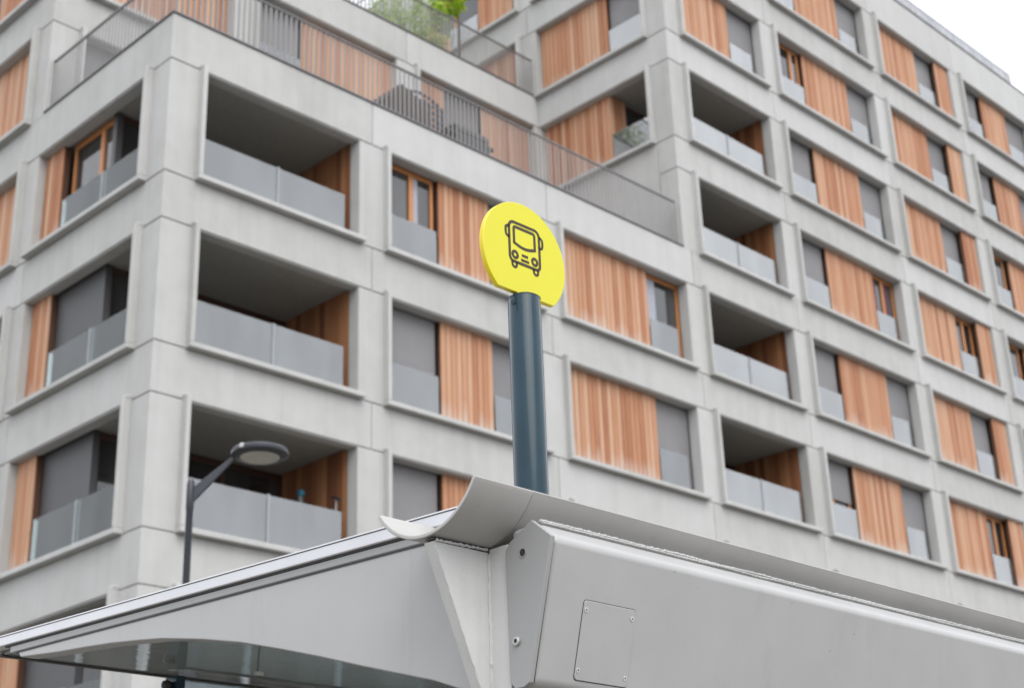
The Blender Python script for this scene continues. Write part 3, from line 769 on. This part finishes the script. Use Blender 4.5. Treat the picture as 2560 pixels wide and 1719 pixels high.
# fascia box, tilted face with folded top edge
fas = [(2.0422, 0.8295), (2.0953, 0.8718), (2.17, 0.872), (2.17, 0.54), (2.150, 0.5365), (2.1165, 0.547)]
MB().prism(wy(fas), 'x', CX + XS + 0.0035, CX + XR - 0.03).build('fascia', M['grey'], SH, 0.014, 5, True)
MB().prism(wy([(2.047, 0.8285), (2.0953, 0.868), (2.165, 0.838), (2.165, 0.548), (2.119, 0.551)]), 'x', CX + XS - 0.001, CX + XS + 0.006).build('fascia_gap', M['rubber'], SH)
pl = [(2.0390, 0.829), (2.0935, 0.8735), (2.1615, 0.838), (2.1715, 0.824), (2.169, 0.556), (2.156, 0.5405), (2.131, 0.5405), (2.1145, 0.548)]
ep = MB().prism(wy(pl), 'x', CX + XS - 0.0125, CX + XS - 0.0005).build('end_plate', M['greydark'], SH, 0.0022, 2, True)
bolt_c = [(2.1206, 0.8103), (2.1446, 0.6336)]
for i, (yy, zz_) in enumerate(bolt_c):
    c = W(XS - 0.0125, yy, zz_)
    if i: MB().lathe([(0.0095, 0.001), (0.0095, -0.0045), (0.0075, -0.006), (0.0048, -0.006), (0.0045, -0.002)], c, 20, 'x').build('bolt', M['screw'], ep, 0, 1, True)
    else: MB().lathe([(0.0105, 0.001), (0.0105, -0.0015), (0.0082, -0.0015), (0.0080, 0.0)], c, 20, 'x').build('bolt_hole', M['screw'], ep, 0, 1, True)
    MB().lathe([(0.0046 if i else 0.0078, 0.0), (0.0046 if i else 0.0078, -0.0028 if i else -0.0006)], c, 16, 'x').build('bolt_socket', M['hole'], ep)
# access panel on the tilted fascia face
f0, f1 = Vector((0, 2.0422, 0.8295)), Vector((0, 2.1165, 0.547)); fd = (f1 - f0).normalized(); fn = Vector((0, -1, 0)); fn = (fn - fd * fn.dot(fd)).normalized()
def onf(x, z, n_=0.0):
    t = (z - f0.z) / fd.z; q = f0 + fd * t + fn * n_; return W(x, q.y, z + fn.z * n_)
def rrect(x0, x1, z0, z1, r_, k=5):
    out = []
    for cx, cz, s_ in ((x1 - r_, z1 - r_, 0), (x0 + r_, z1 - r_, 90), (x0 + r_, z0 + r_, 180), (x1 - r_, z0 + r_, 270)):
        for i in range(k + 1): t = R(s_ + 90 * i / k); out.append((cx + r_ * math.cos(t), cz + r_ * math.sin(t)))
    return out
def fpanel(name, loop, n0, n1, mat, par, bevel=0.0):
    m_ = MB(); k = len(loop); m_.v = [onf(x, z, n0) for x, z in loop] + [onf(x, z, n1) for x, z in loop]
    m_._f([tuple(range(k)), tuple(range(k, 2 * k))] + [(i, (i + 1) % k, k + (i + 1) % k, k + i) for i in range(k)], 0)
    return m_.build(name, mat, par, bevel)
PX0, PX1, PZ0, PZ1 = 2.2915, 2.4525, 0.5658, 0.7213
ap = fpanel('access_panel', rrect(PX0, PX1, PZ0, PZ1, 0.008), -0.002, 0.0025, M['grey'], SH, 0.0009)
fpanel('panel_joint', rrect(PX0 - 0.0016, PX1 + 0.0016, PZ0 - 0.0016, PZ1 + 0.0016, 0.009), -0.002, 0.0004, M['rubber'], ap)
rot = Matrix(((1, 0, 0), tuple(0 for _ in range(3)), (0, 0, 0)))
for x, z in ((2.299, 0.703), (2.4415, 0.7028), (2.2985, 0.5850), (2.4425, 0.5838)):
    def disc(name, r_, n0, n1, mat):
        lp = [(x + r_ * math.cos(2 * math.pi * i / 16), z + r_ * math.sin(2 * math.pi * i / 16)) for i in range(16)]
        return fpanel(name, lp, n0, n1, mat, ap)
    disc('screw_recess', 0.0062, 0.001, 0.0029, M['gut']); disc('screw', 0.0048, 0.001, 0.0037, M['greylight']); disc('screw_socket', 0.0019, 0.001, 0.0040, M['hole'])
# sealant bead between fascia and gutter: torn, uneven
for nm, yb, zb_, rad, sd_ in (('sealant', 2.0925, 0.8765, 0.0038, 0.0), ('sealant', 2.0885, 0.8715, 0.0026, 11.0)):
    sb = MB(); pts, rs = [], []
    n = 900
    for i in range(n + 1):
        x = XS + 0.012 + (XR - 0.1 - XS) * i / n
        r_ = rad * (1 + 0.35 * noise.noise(Vector((x * 60, sd_, 0))) + 0.55 * noise.noise(Vector((x * 240, 3, sd_))))
        pts.append(W(x, yb + 0.0014 * noise.noise(Vector((x * 40, 7, sd_))), zb_ + 0.0022 * noise.noise(Vector((x * 7, 1, sd_))) + 0.0016 * noise.noise(Vector((x * 160, 5, sd_))))); rs.append(max(0.0010, r_))
    sb.tube(pts, rs, 6); sb.build(nm, M['sealant'], SH, 0, 1, True)
# bracket under the gutter end with weld beads
gp = [(2.0256, 0.8368), (2.1815, 0.8368), (2.1815, 0.5185), (2.166, 0.5185)]
gs = MB().prism([(CX + a, CZ + b_) for a, b_ in gp], 'y', CY + YG, CY + YG + 0.030).build('gusset', M['greylight'], SH, 0.0028, 2, True)
def bead(a, b_, r_, sd_, name, par=gs):
    P_, Q_ = [], []
    for i in range(61):
        t = i / 60; v = Vector(a).lerp(Vector(b_), t)
        v += Vector([0.0016 * noise.noise(Vector((t * 16, sd_, j))) for j in range(3)])
        P_.append(W(*v)); Q_.append(max(r_ * 0.5, r_ * (1 + 0.45 * noise.noise(Vector((t * 24, sd_, 9))))))
    return MB().tube(P_, Q_, 8).build(name, M['weld'], par, 0, 1, True)
bead((XS + 0.001, YG - 0.001, 0.832), (XS + 0.001, YG - 0.001, 0.52), 0.0052, 1.0, 'weld')
bead((2.0285, YG + 0.001, 0.8345), (2.164, YG + 0.001, 0.522), 0.0022, 2.0, 'weld')
bead((2.03, YG - 0.001, 0.839), (2.176, YG - 0.001, 0.842), 0.0035, 3.0, 'weld')
MB().prism([(CX + 2.022, CZ + 0.8415), (CX + 2.1815, CZ + 0.8465), (CX + 2.1815, CZ + 0.8425), (CX + 2.022, CZ + 0.8385)], 'y', CY + YG - 0.004, CY + YG + 0.02).build('dirt_seam', M['rubber'], gs)
# channel between bracket and end plate
MB().prism(wy([(2.176, 0.842), (2.2295, 0.842), (2.2295, 0.522), (2.176, 0.522)]), 'x', CX + XS - 0.0012, CX + XS + 0.003).build('corner_channel', M['greylight'], SH, 0.001)
m = MB(); m.lathe([(0.004, -0.01), (0.009, -0.004), (0.010, 0.003), (0.005, 0.009)], W(XS - 0.004, 2.195, 0.512), 14); m.build('bolt_stub', M['weld'], SH, 0, 1, True)
# back wall of the shelter
gw = box('glass_wall', (CX + 2.83, CX + XR - 0.1, CY + 4.352, CY + 4.362, 0.35, CZ + 0.966), milky('frosted_shelter_glass', (0.74, 0.80, 0.82), 0.22, (0.60, 0.66, 0.68), 0.05, 1.5), SH)
box('glass_frame', (CX + 2.83, CX + XR - 0.1, CY + 4.340, CY + 4.374, CZ + 0.9662, CZ + 0.9705), M['rubber'], gw)
box('glass_clip', (CX + 3.105, CX + 3.135, CY + 4.335, CY + 4.351, CZ + 0.952, CZ + 0.964), M['white'], gw)
box('glass_joint', (CX + 3.117, CX + 3.121, CY + 4.346, CY + 4.3515, 0.35, CZ + 0.955), M['rubber'], gw)
po = box('shelter_post', (CX + 2.793, CX + 2.828, CY + 4.34, CY + 4.41, 0.12, CZ + 0.975), M['bluepost'], SH, 0.003)
MB().lathe([(0.003, -0.02), (0.013, -0.014), (0.017, 0.0), (0.013, 0.014), (0.003, 0.018)], W(2.776, 4.37, 0.945), 16, 'x').build('post_knob', M['black'], po, 0, 1, True)
box('shelter_post', (CX + XR - 0.16, CX + XR - 0.1, CY + 4.34, CY + 4.41, 0.12, CZ + 0.975), M['bluepost'], SH, 0.003)
box('shelter_post', (CX + XR - 0.2, CX + XR - 0.1, CY + 2.3, CY + 2.4, 0.12, CZ + 0.86), M['grey'], SH, 0.003)

# ------------------------------------------------------------------ bus stop sign
SG = tag(empty('bus_stop_sign', W(2.539, 2.446, 0.86)), 'round yellow bus stop sign on a dark blue pole above the shelter', 'bus stop sign')
PR = 0.0418
m = MB(); m.lathe([(PR, 0.0), (PR, 0.735), (PR - 0.0012, 0.7375), (PR - 0.003, 0.739), (PR - 0.006, 0.741), (0.004, 0.742)], W(2.539, 2.446, 0.862), 56)
pole = m.build('pole', M['bluepost'], SG, 0, 1, True)
m = MB(); m.lathe([(PR + 0.0006, 0.0), (PR + 0.0006, 0.0016)], W(2.539, 2.446, 1.5965), 56); m.build('pole_cap_ring', M['black'], pole, 0, 1, True)
ang = math.atan2(-0.0418 * 0.62, -0.0418)
bx, by = 2.539 + PR * math.cos(R(184)), 2.446 + PR * math.sin(R(184)); ub, vb = math.cos(R(184)), math.sin(R(184))
bm_ = MB(); bm_.tube([W(bx - 0.004 * ub, by - 0.004 * vb, 1.577), W(bx + 0.0016 * ub, by + 0.0016 * vb, 1.577)], 0.0068, 18)
bo = bm_.build('bolt', M['bluepost'], pole)
MB().tube([W(bx - 0.004 * ub, by - 0.004 * vb, 1.577), W(bx + 0.0020 * ub, by + 0.0020 * vb, 1.577)], 0.0034, 12).build('bolt_socket', M['hole'], pole)
DX, DZ, DR, CUT = 2.5425, 1.7175, 0.1488, 1.607
YF = 2.440
def dloop(r_):
    h = CUT - DZ + (DR - r_) * 0.8; t0 = math.asin(h / r_)
    n = 96; return [(CX + DX + r_ * math.cos(t0 + (math.pi - 2 * t0) * i / n), CZ + DZ + r_ * math.sin(t0 + (math.pi - 2 * t0) * i / n)) for i in range(n + 1)]
m = MB(); o1, o2 = dloop(DR), dloop(DR - 0.0012); k = len(o1)
for lp, yy in ((o2, YF), (o1, YF + 0.0012), (o1, YF + 0.0135)):
    m.v += [(a, CY + yy, b_) for a, b_ in lp]
m._f([tuple(range(k))], 0); m.cur = 1
m._f([(i, (i + 1) % k, k + (i + 1) % k, k + i) for i in range(k)], 0)
m._f([(k + i, k + (i + 1) % k, 2 * k + (i + 1) % k, 2 * k + i) for i in range(k)], 0); m._f([tuple(range(2 * k, 3 * k))], 0)
disc_ = m.build('sign_disc', [M['yellow'], M['yellowedge']], SG)
MB().quadbox(CX + 2.518, CX + 2.560, CY + YF + 0.001, CY + YF + 0.0125, CZ + 1.575, CZ + 1.609).build('disc_tab', M['yellowedge'], disc_)
# pictogram strokes, raised print
BX = 2.5418; LW = 0.0083
def stroke(m_, pts_, closed=False, wd=LW):
    P_ = [Vector((BX + (p_[0] - BX) * 1.06, 1.7455 + (p_[1] - 1.7455) * 1.06)) for p_ in pts_]; n = len(P_); L_, Rr = [], []
    for i in range(n):
        if closed: d1 = (P_[i] - P_[i - 1]).normalized(); d2 = (P_[(i + 1) % n] - P_[i]).normalized()
        else:
            d1 = (P_[i] - P_[max(i - 1, 0)]); d2 = (P_[min(i + 1, n - 1)] - P_[i])
            d1 = d1.normalized() if d1.length else d2.normalized(); d2 = d2.normalized() if d2.length else d1
        t = (d1 + d2).normalized(); nn = Vector((-t.y, t.x)); s_ = 1 / max(0.5, nn.dot(Vector((-d1.y, d1.x))))
        L_.append(P_[i] + nn * wd / 2 * s_); Rr.append(P_[i] - nn * wd / 2 * s_)
    b0 = len(m_.v)
    for yy in (YF - 0.0007, YF + 0.0003):
        for q in L_: m_.v.append(W(q.x, yy, q.y))
        for q in Rr: m_.v.append(W(q.x, yy, q.y))
    fs = []; seg = n if closed else n - 1
    for i in range(seg):
        j = (i + 1) % n
        fs += [(i, j, n + j, n + i), (2 * n + i, 3 * n + i, 3 * n + j, 2 * n + j), (i, 2 * n + i, 2 * n + j, j), (n + i, n + j, 3 * n + j, 3 * n + i)]
    if not closed: fs += [(0, n, 3 * n, 2 * n), (n - 1, 2 * n - 1 + 2 * n, 2 * n - 1, n - 1)][:1]
    m_._f(fs, b0)
def arc(cx, cz, r_, t0, t1, k=8): return [(cx + r_ * math.cos(R(t0 + (t1 - t0) * i / k)), cz + r_ * math.sin(R(t0 + (t1 - t0) * i / k))) for i in range(k + 1)]
def rr4(x0, x1, z0, z1, rt_, rb_):
    return arc(x1 - rt_, z1 - rt_, rt_, 0, 90) + arc(x0 + rt_, z1 - rt_, rt_, 90, 180) + arc(x0 + rb_, z0 + rb_, rb_, 180, 270) + arc(x1 - rb_, z0 + rb_, rb_, 270, 360)
m = MB()
stroke(m, rr4(BX - 0.0515, BX + 0.0515, 1.6945, 1.8005, 0.016, 0.013), True)
ws = arc(BX + 0.0295, 1.7830, 0.006, 0, 90, 5) + arc(BX - 0.0295, 1.7830, 0.006, 90, 180, 5) + [(BX - 0.0355, 1.7465)]
ws += [(BX - 0.0355 + 0.071 * i / 12, 1.7455 - 0.0075 * math.sin(math.pi * i / 12)) for i in range(0, 13)]
stroke(m, ws, True)
for s_ in (-1, 1):
    stroke(m, arc(BX + s_ * 0.0335, 1.7135, 0.0085, 0, 345, 22), True)
    mi = [(BX + s_ * 0.0515, 1.7850), (BX + s_ * 0.0575, 1.7845), (BX + s_ * 0.0625, 1.780), (BX + s_ * 0.0632, 1.773), (BX + s_ * 0.0630, 1.765), (BX + s_ * 0.0610, 1.7590), (BX + s_ * 0.0565, 1.7568), (BX + s_ * 0.0515, 1.7570)]
    stroke(m, mi, False, 0.0074)
    wx = BX + s_ * 0.0365
    stroke(m, [(wx - 0.0074, 1.6940)] + arc(wx, 1.6872, 0.0074, 180, 360, 10) + [(wx + 0.0074, 1.6940)], False, 0.0074)
stroke(m, [(BX - 0.0105, 1.7185), (BX + 0.0105, 1.7185)], False, 0.0074)
stroke(m, [(BX - 0.0135, 1.7055), (BX + 0.0135, 1.7055)], False, 0.0074)
m.build('bus_pictogram', M['ink'], disc_)

# ------------------------------------------------------------------ street lamp
lx, ly, lz = CX + 7.16, CY + 11.06, 0.0
LP = tag(empty('street_lamp', (lx, ly, GL)), 'dark blue street lamp with a round flat head before the concrete facade', 'street lamp')
m = MB(); m.lathe([(0.07, GL - 0.12), (0.07, 1.9), (0.042, 1.98), (0.036, 2.05), (0.031, 5.40), (0.036, 5.41), (0.036, 5.64), (0.022, 5.68)], (lx, ly, 0.12), 20)
m.build('pole', M['lampblue'], LP, 0, 1, True)
hx, hy, hz = CX + 7.545, CY + 10.58, CZ + 4.395
m = MB(); A_ = Vector((lx, ly, 5.71)); B_ = Vector((hx, hy, hz + 0.015)); d = (B_ - A_); d.z = 0; dl = d.length; d.normalize()
B2 = B_ - d * 0.20
for t in (0,):
    q = [A_ + Vector((0, 0, 0.0)), B2 + Vector((0, 0, 0.015)), B2 + Vector((0, 0, -0.022)), A_ + Vector((0, 0, -0.15))]
    nrm = Vector((-d.y, d.x, 0)) * 0.013
    m.v += [tuple(p_ + nrm) for p_ in q] + [tuple(p_ - nrm) for p_ in q]
    m._f([(0, 1, 2, 3), (7, 6, 5, 4), (0, 4, 5, 1), (1, 5, 6, 2), (2, 6, 7, 3), (3, 7, 4, 0)], 0)
arm = m.build('arm', M['lampblue'], LP, 0.004)
m = MB(); m.lathe([(0.16, -0.034), (0.225, -0.031), (0.252, -0.012), (0.255, 0.012), (0.240, 0.036), (0.16, 0.050), (0.05, 0.056)], (hx, hy, hz), 48)
hd = m.build('lamp_head', M['lampblue'], LP, 0, 1, True)
m = MB(); m.lathe([(0.168, -0.040), (0.174, -0.034), (0.174, -0.026)], (hx, hy, hz), 48); m.build('lens', M['lens'], hd, 0, 1, True)
cdir = Vector((CX - hx, CY - hy, 0)).normalized(); cdir = Matrix.Rotation(R(190), 3, 'Z') @ cdir
cq = Vector((hx, hy, hz + 0.02)) + Matrix.Rotation(R(0), 3, 'Z') @ Vector((rt.x, rt.y, 0)).normalized() * -0.11 + Vector((fw.x, fw.y, 0)).normalized() * -0.0
ck = Vector((hx, hy, 0)) + (Vector((-0.42, -1, 0)) if False else Vector((-rt.x * 0.45 - fw.x * 0.9, -rt.y * 0.45 - fw.y * 0.9, 0))).normalized() * 0.253
MB().quadbox(ck.x - 0.018, ck.x + 0.018, ck.y - 0.018, ck.y + 0.018, hz - 0.012, hz + 0.030).build('head_clip', M['screw'], hd, 0.004)

# ------------------------------------------------------------------ things on the terraces and balconies
def at(px, py, y=None, x=None):
    q = rt * ((px - 1280) / 3821.2) - up * ((py - 859.5) / 3821.2) + fw
    t = (y - CY) / q.y if y is not None else (x - CX) / q.x
    return camv + q * t
FLOORA = zl(-0.10)
# furniture under a brown cover
a = at(938, 252, y=1.2); b_ = at(1041, 290, y=1.2); pk = at(972, 232, y=1.2)
m = MB(); x0, x1, xp, zp = a.x, b_.x, pk.x, pk.z
pr_ = [(x0, FLOORA), (x1, FLOORA), (x1, zp - 0.32), (xp + 0.35, zp - 0.14), (xp, zp), (xp - 0.08, zp - 0.02), (x0 + 0.06, zp - 0.35)]
m.prism(pr_, 'y', 0.75, 1.75)
tag(m.build('covered_furniture', M['brown'], None, 0.04, 3, True), 'dark brown cover draped over furniture behind the lower terrace railing', 'furniture cover')
# navy rattan seat with open lattice
a = at(1010, 250, y=1.15); b_ = at(1106, 262, y=1.15); pk = at(1043, 231, y=1.15)
RC = tag(empty('rattan_armchair', (a.x, 1.15, FLOORA)), 'dark blue lattice armchair with arched back behind the lower terrace railing', 'armchair')
xa, xb, zt = a.x, b_.x, pk.z
bk = MB(); nx, nz = 6, 8
for i in range(nx + 1):
    x = xa + (xb - xa) * i / nx; hh = zt - 0.10 - 0.30 * ((x - pk.x) / (xb - xa)) ** 2 * 1.2
    bk.quadbox(x - 0.035, x + 0.035, 1.12, 1.16, FLOORA + 0.38, hh)
for j in range(nz + 1):
    z = FLOORA + 0.42 + (zt - FLOORA - 0.62) * j / nz; bk.quadbox(xa - 0.02, xb + 0.02, 1.10, 1.14, z - 0.035, z + 0.035)
bk.tube([(xa, 1.13, zt - 0.25), (xa + 0.12, 1.13, zt - 0.08), (pk.x, 1.13, zt), (pk.x + 0.3, 1.13, zt - 0.03), (xb - 0.12, 1.13, zt - 0.12), (xb, 1.13, zt - 0.25)], 0.03, 8)
bk.build('backrest', M['navy'], RC)
box('seat', (xa, xb, 1.17, 1.75, FLOORA + 0.38, FLOORA + 0.48), M['navy'], RC, 0.02)
for x in (xa + 0.04, xb - 0.04):
    for y in (1.16, 1.72): box('leg', (x - 0.03, x + 0.03, y - 0.03, y + 0.03, FLOORA, FLOORA + 0.38), M['navy'], RC)
    box('armrest', (x - 0.04, x + 0.04, 1.17, 1.75, FLOORA + 0.68, FLOORA + 0.73), M['navy'], RC, 0.01)
# black barbecue
a = at(1118, 300, y=1.0); b_ = at(1215, 350, y=1.0)
BQ = tag(empty('barbecue', ((a.x + b_.x) / 2, 1.1, FLOORA)), 'low black barbecue behind the terrace railing beside a shuttered window', 'barbecue')
bx0, bx1 = a.x, b_.x; bt = FLOORA + 1.30
box('fire_box', (bx0 + 0.1, bx1 - 0.1, 0.80, 1.35, bt - 0.60, bt - 0.20), M['black'], BQ, 0.03)
m = MB(); m.prism([(0.80, bt - 0.195), (1.35, bt - 0.195), (1.33, bt - 0.05), (1.2, bt + 0.04), (0.95, bt + 0.04), (0.82, bt - 0.05)], 'x', bx0 + 0.12, bx1 - 0.12); m.build('lid', M['black'], BQ, 0.02, 2)
for s_, nm in ((bx0 - 0.12, 'side_shelf'), (bx1 - 0.09, 'side_shelf')): box(nm, (s_, s_ + 0.2, 0.85, 1.3, bt - 0.26, bt - 0.22), M['black'], BQ)
for x in (bx0 + 0.14, bx1 - 0.14):
    for y in (0.85, 1.3): box('leg', (x - 0.02, x + 0.02, y - 0.02, y + 0.02, FLOORA, bt - 0.60), M['black'], BQ)
# plants on the upper terrace
FLOORC = zl(5.92)
def leaf(m_, base, d, ln, wd):
    d = d.normalized(); s_ = d.cross(Vector((random.uniform(-1, 1), random.uniform(-1, 1), random.uniform(-0.4, 1)))).normalized() * wd
    p0, p1, p2 = base, base + d * ln * 0.45, base + d * ln + Vector((0, 0, -ln * 0.18))
    m_.face([p0, p1 + s_, p2, p1 - s_])
def planter(x0, x1, y0, y1, h, label):
    PT = tag(empty('planter', ((x0 + x1) / 2, (y0 + y1) / 2, FLOORC)), label, 'planter')
    n = 6
    for i in range(n):
        a_, c_ = x0 + (x1 - x0) * i / n + 0.004, x0 + (x1 - x0) * (i + 1) / n - 0.004
        box('board', (a_, c_, y0, y0 + 0.03, FLOORC + 0.02, FLOORC + h), M['terra'], PT)
    m_ = MB(); m_.quadbox(x0 + 0.01, x1 - 0.01, y0 + 0.032, y1, FLOORC, FLOORC + h - 0.03); m_.build('liner', M['terra'], PT)
    return PT
def bamboo(name, cx, cy, wx, h0, h1, label, nst, mat, ll=0.24):
    PL = tag(empty(name, (cx, cy, FLOORC)), label, 'plant', 'green plants on the upper terrace')
    st, lf = MB(), MB()
    for i in range(nst):
        b0 = Vector((cx + random.uniform(-wx, wx), cy + random.uniform(-0.22, 0.22), FLOORC + 0.03)); h = random.uniform(h0, h1)
        lean = Vector((random.uniform(-0.12, 0.12), random.uniform(-0.12, 0.05), 0))
        P_ = [b0 + lean * (t * t) * h + Vector((0, 0, h * t)) for t in (0, 0.35, 0.7, 1)]
        st.tube(P_, [0.010, 0.009, 0.006, 0.003], 5)
        for j in range(34):
            t = random.uniform(0.22, 1.0); base = b0 + lean * (t * t) * h + Vector((0, 0, h * t))
            d = Vector((random.uniform(-1, 1), random.uniform(-1, 1), random.uniform(-0.35, 0.7)))
            leaf(lf, base + d * 0.05, d, random.uniform(0.6, 1.2) * ll, 0.013 + 0.05 * ll)
    st.build('stem', M['stem'], PL); lf.build('foliage', mat, PL)
    return PL
p1 = at(945, 30, y=5.3); p2 = at(1000, 20, y=5.3); p3 = at(1050, 10, y=5.3)
bamboo('bamboo_plant', p1.x + 0.05, 5.3, 0.50, 0.5, 1.7, 'sparse yellow green bamboo at the left end of the upper terrace planting', 9, M['leaf1'])
bamboo('bamboo_plant', p2.x + 0.15, 5.3, 0.50, 0.9, 2.4, 'tall dense bamboo in the middle of the upper terrace planting', 15, M['leaf1'])
bamboo('bamboo_plant', p3.x + 0.1, 5.25, 0.45, 0.8, 2.5, 'broad bamboo beside the wooden planter on the upper terrace', 14, M['leaf1'])
a = at(1066, 62, y=5.6); b_ = at(1124, 62, y=5.6)
planter(a.x, b_.x, 5.6, 6.1, a.z - FLOORC - 0.05, 'pale wooden planter box behind the upper terrace railing')
c = at(1118, 10, y=5.85)
SB = tag(empty('leafy_shrub', (c.x, 5.85, FLOORC + 0.8)), 'bright green leafy shrub rising above the wooden planter', 'plant')
st, lf = MB(), MB()
for i in range(7):
    a_ = random.uniform(0, 6.28); e_ = c + Vector((math.cos(a_) * 0.35, math.sin(a_) * 0.25, random.uniform(-0.1, 0.45)))
    b0 = Vector((c.x, 5.85, FLOORC + 0.9)); st.tube([b0, b0.lerp(e_, 0.5) + Vector((0, 0, 0.1)), e_], [0.016, 0.011, 0.005], 6)
for i in range(520):
    v = Vector((random.gauss(0, 1), random.gauss(0, 1), random.gauss(0, 1))); v = v / v.length * random.uniform(0.35, 1.0) ** 0.6
    cl = 1 + 0.25 * noise.noise(v * 2.2)
    base = c + Vector((v.x * 0.52 * cl, v.y * 0.36, v.z * 0.40 * cl + 0.12))
    leaf(lf, base, Vector((v.x, v.y, v.z * 0.3 - 0.25)) + Vector((random.uniform(-.5, .5), random.uniform(-.5, .5), random.uniform(-.4, .4))), random.uniform(0.10, 0.18), 0.035)
st.build('stem', M['stem'], SB); lf.build('foliage', M['leaf2'], SB)
# loggia things
def floorz(zj): return zl(zj - 0.05)
a = at(552, 352, y=0.6); zf = floorz(-3)
PP = tag(empty('potted_plant', (a.x, 0.62, zf)), 'small potted plant just above the balustrade of the top corner balcony', 'plant')
m = MB(); m.lathe([(0.10, 0), (0.14, 0.72), (0.15, 0.74), (0.13, 0.74)], (a.x, 0.62, zf), 18); m.build('pot', M['brown'], PP, 0, 1, True)
lf = MB()
for i in range(40):
    d = Vector((random.uniform(-1, 1), random.uniform(-1, 1), random.uniform(0.6, 1.8))); leaf(lf, Vector((a.x, 0.62, zf + 0.72)), d, random.uniform(0.25, 0.50), 0.012)
lf.build('foliage', M['leaf1'], PP)
# white folding chair, top balcony
a = at(805, 560, y=0.7); zf = floorz(-3)
FC_ = tag(empty('folding_chair', (a.x, 0.75, zf)), 'white folded chair lying low behind the top corner balustrade', 'chair')
m = MB(); m.tube([(a.x - 0.30, 0.5, zf + 0.02), (a.x + 0.30, 0.5, zf + 0.42)], 0.018, 8); m.tube([(a.x + 0.30, 0.5, zf + 0.02), (a.x - 0.30, 0.5, zf + 0.40)], 0.018, 8)
m.tube([(a.x - 0.30, 0.9, zf + 0.02), (a.x + 0.30, 0.9, zf + 0.42)], 0.018, 8); m.tube([(a.x + 0.30, 0.9, zf + 0.02), (a.x - 0.30, 0.9, zf + 0.40)], 0.018, 8)
m.build('frame', M['white'], FC_, 0, 1, True); box('seat', (a.x - 0.32, a.x + 0.32, 0.48, 0.92, zf + 0.41, zf + 0.44), M['white'], FC_, 0.008)
# clothes stands, closed parasol and scooter-like pole, lowest visible balcony
zf = floorz(-9)
a = at(752, 1235, y=0.8)
CS = tag(empty('clothes_stand', (a.x, 0.8, zf)), 'clothes stand with a bright blue top behind the lowest balcony glass', 'clothes stand')
m = MB(); m.tube([(a.x, 0.8, zf), (a.x, 0.8, a.z)], 0.022, 10); m.build('pole', M['steel'], CS, 0, 1, True)
m = MB(); m.lathe([(0.03, -0.05), (0.06, -0.03), (0.07, 0.02), (0.045, 0.07), (0.01, 0.08)], (a.x, 0.8, a.z), 16); m.build('cap', M['cyan'], CS, 0, 1, True)
m = MB(); m.lathe([(0.05, -0.22), (0.10, -0.18), (0.07, -0.05), (0.03, -0.03)], (a.x - 0.02, 0.8, a.z), 14); m.build('hood', M['black'], CS, 0, 1, True)
m = MB(); zr = a.z - 0.45; m.tube([(a.x - 0.40, 0.8, zr + 0.05), (a.x - 0.3, 0.8, zr - 0.06), (a.x + 0.25, 0.8, zr - 0.06), (a.x + 0.34, 0.8, zr + 0.05), (a.x + 0.22, 0.8, zr + 0.10)], 0.016, 8); m.build('arm', M['steel'], CS, 0, 1, True)
for s_ in (-1, 0, 1):
    MB().tube([(a.x, 0.8, zf + 0.18), (a.x + 0.25 * s_, 0.8 + (0.22 if s_ == 0 else -0.12), zf + 0.01)], 0.012, 8).build('foot', M['steel'], CS, 0, 1, True)
a = at(841, 1240, y=0.40)
PO = tag(empty('push_scooter', (a.x, 0.4, zf)), 'pale scooter with dark handle at the right end of the lowest balcony', 'scooter')
m = MB(); m.tube([(a.x - 0.05, 0.4, zf + 0.1), (a.x, 0.4, a.z - 0.06)], 0.02, 10); m.build('stem', M['steel'], PO, 0, 1, True)
m = MB(); m.tube([(a.x - 0.03, 0.28, a.z - 0.09), (a.x + 0.04, 0.54, a.z + 0.03)], 0.028, 10); m.build('handlebar', M['black'], PO, 0, 1, True)
box('deck', (a.x - 0.65, a.x - 0.06, 0.34, 0.46, zf + 0.08, zf + 0.11), M['black'], PO, 0.01)
for x in (a.x - 0.70, a.x - 0.04):
    m = MB(); m.lathe([(0.02, -0.015), (0.09, -0.015), (0.09, 0.015), (0.02, 0.015)], (x, 0.4, zf + 0.095), 20, 'y'); m.build('wheel', M['rubber'], PO)
a = at(648, 1290, y=0.5)
UM = tag(empty('closed_parasol', (a.x, 0.5, zf)), 'closed teal parasol leaning against the post of the lowest balcony', 'parasol')
m = MB(); m.lathe([(0.02, 0.1), (0.085, 0.14), (0.075, 0.5), (0.045, 0.85), (0.012, 1.05)], (a.x, 0.5, zf), 12); m.build('canopy', M['teal'], UM, 0, 1, True)
m = MB(); m.tube([(a.x, 0.5, zf), (a.x, 0.5, zf + 1.12)], 0.014, 8); m.build('pole', M['white'], UM)
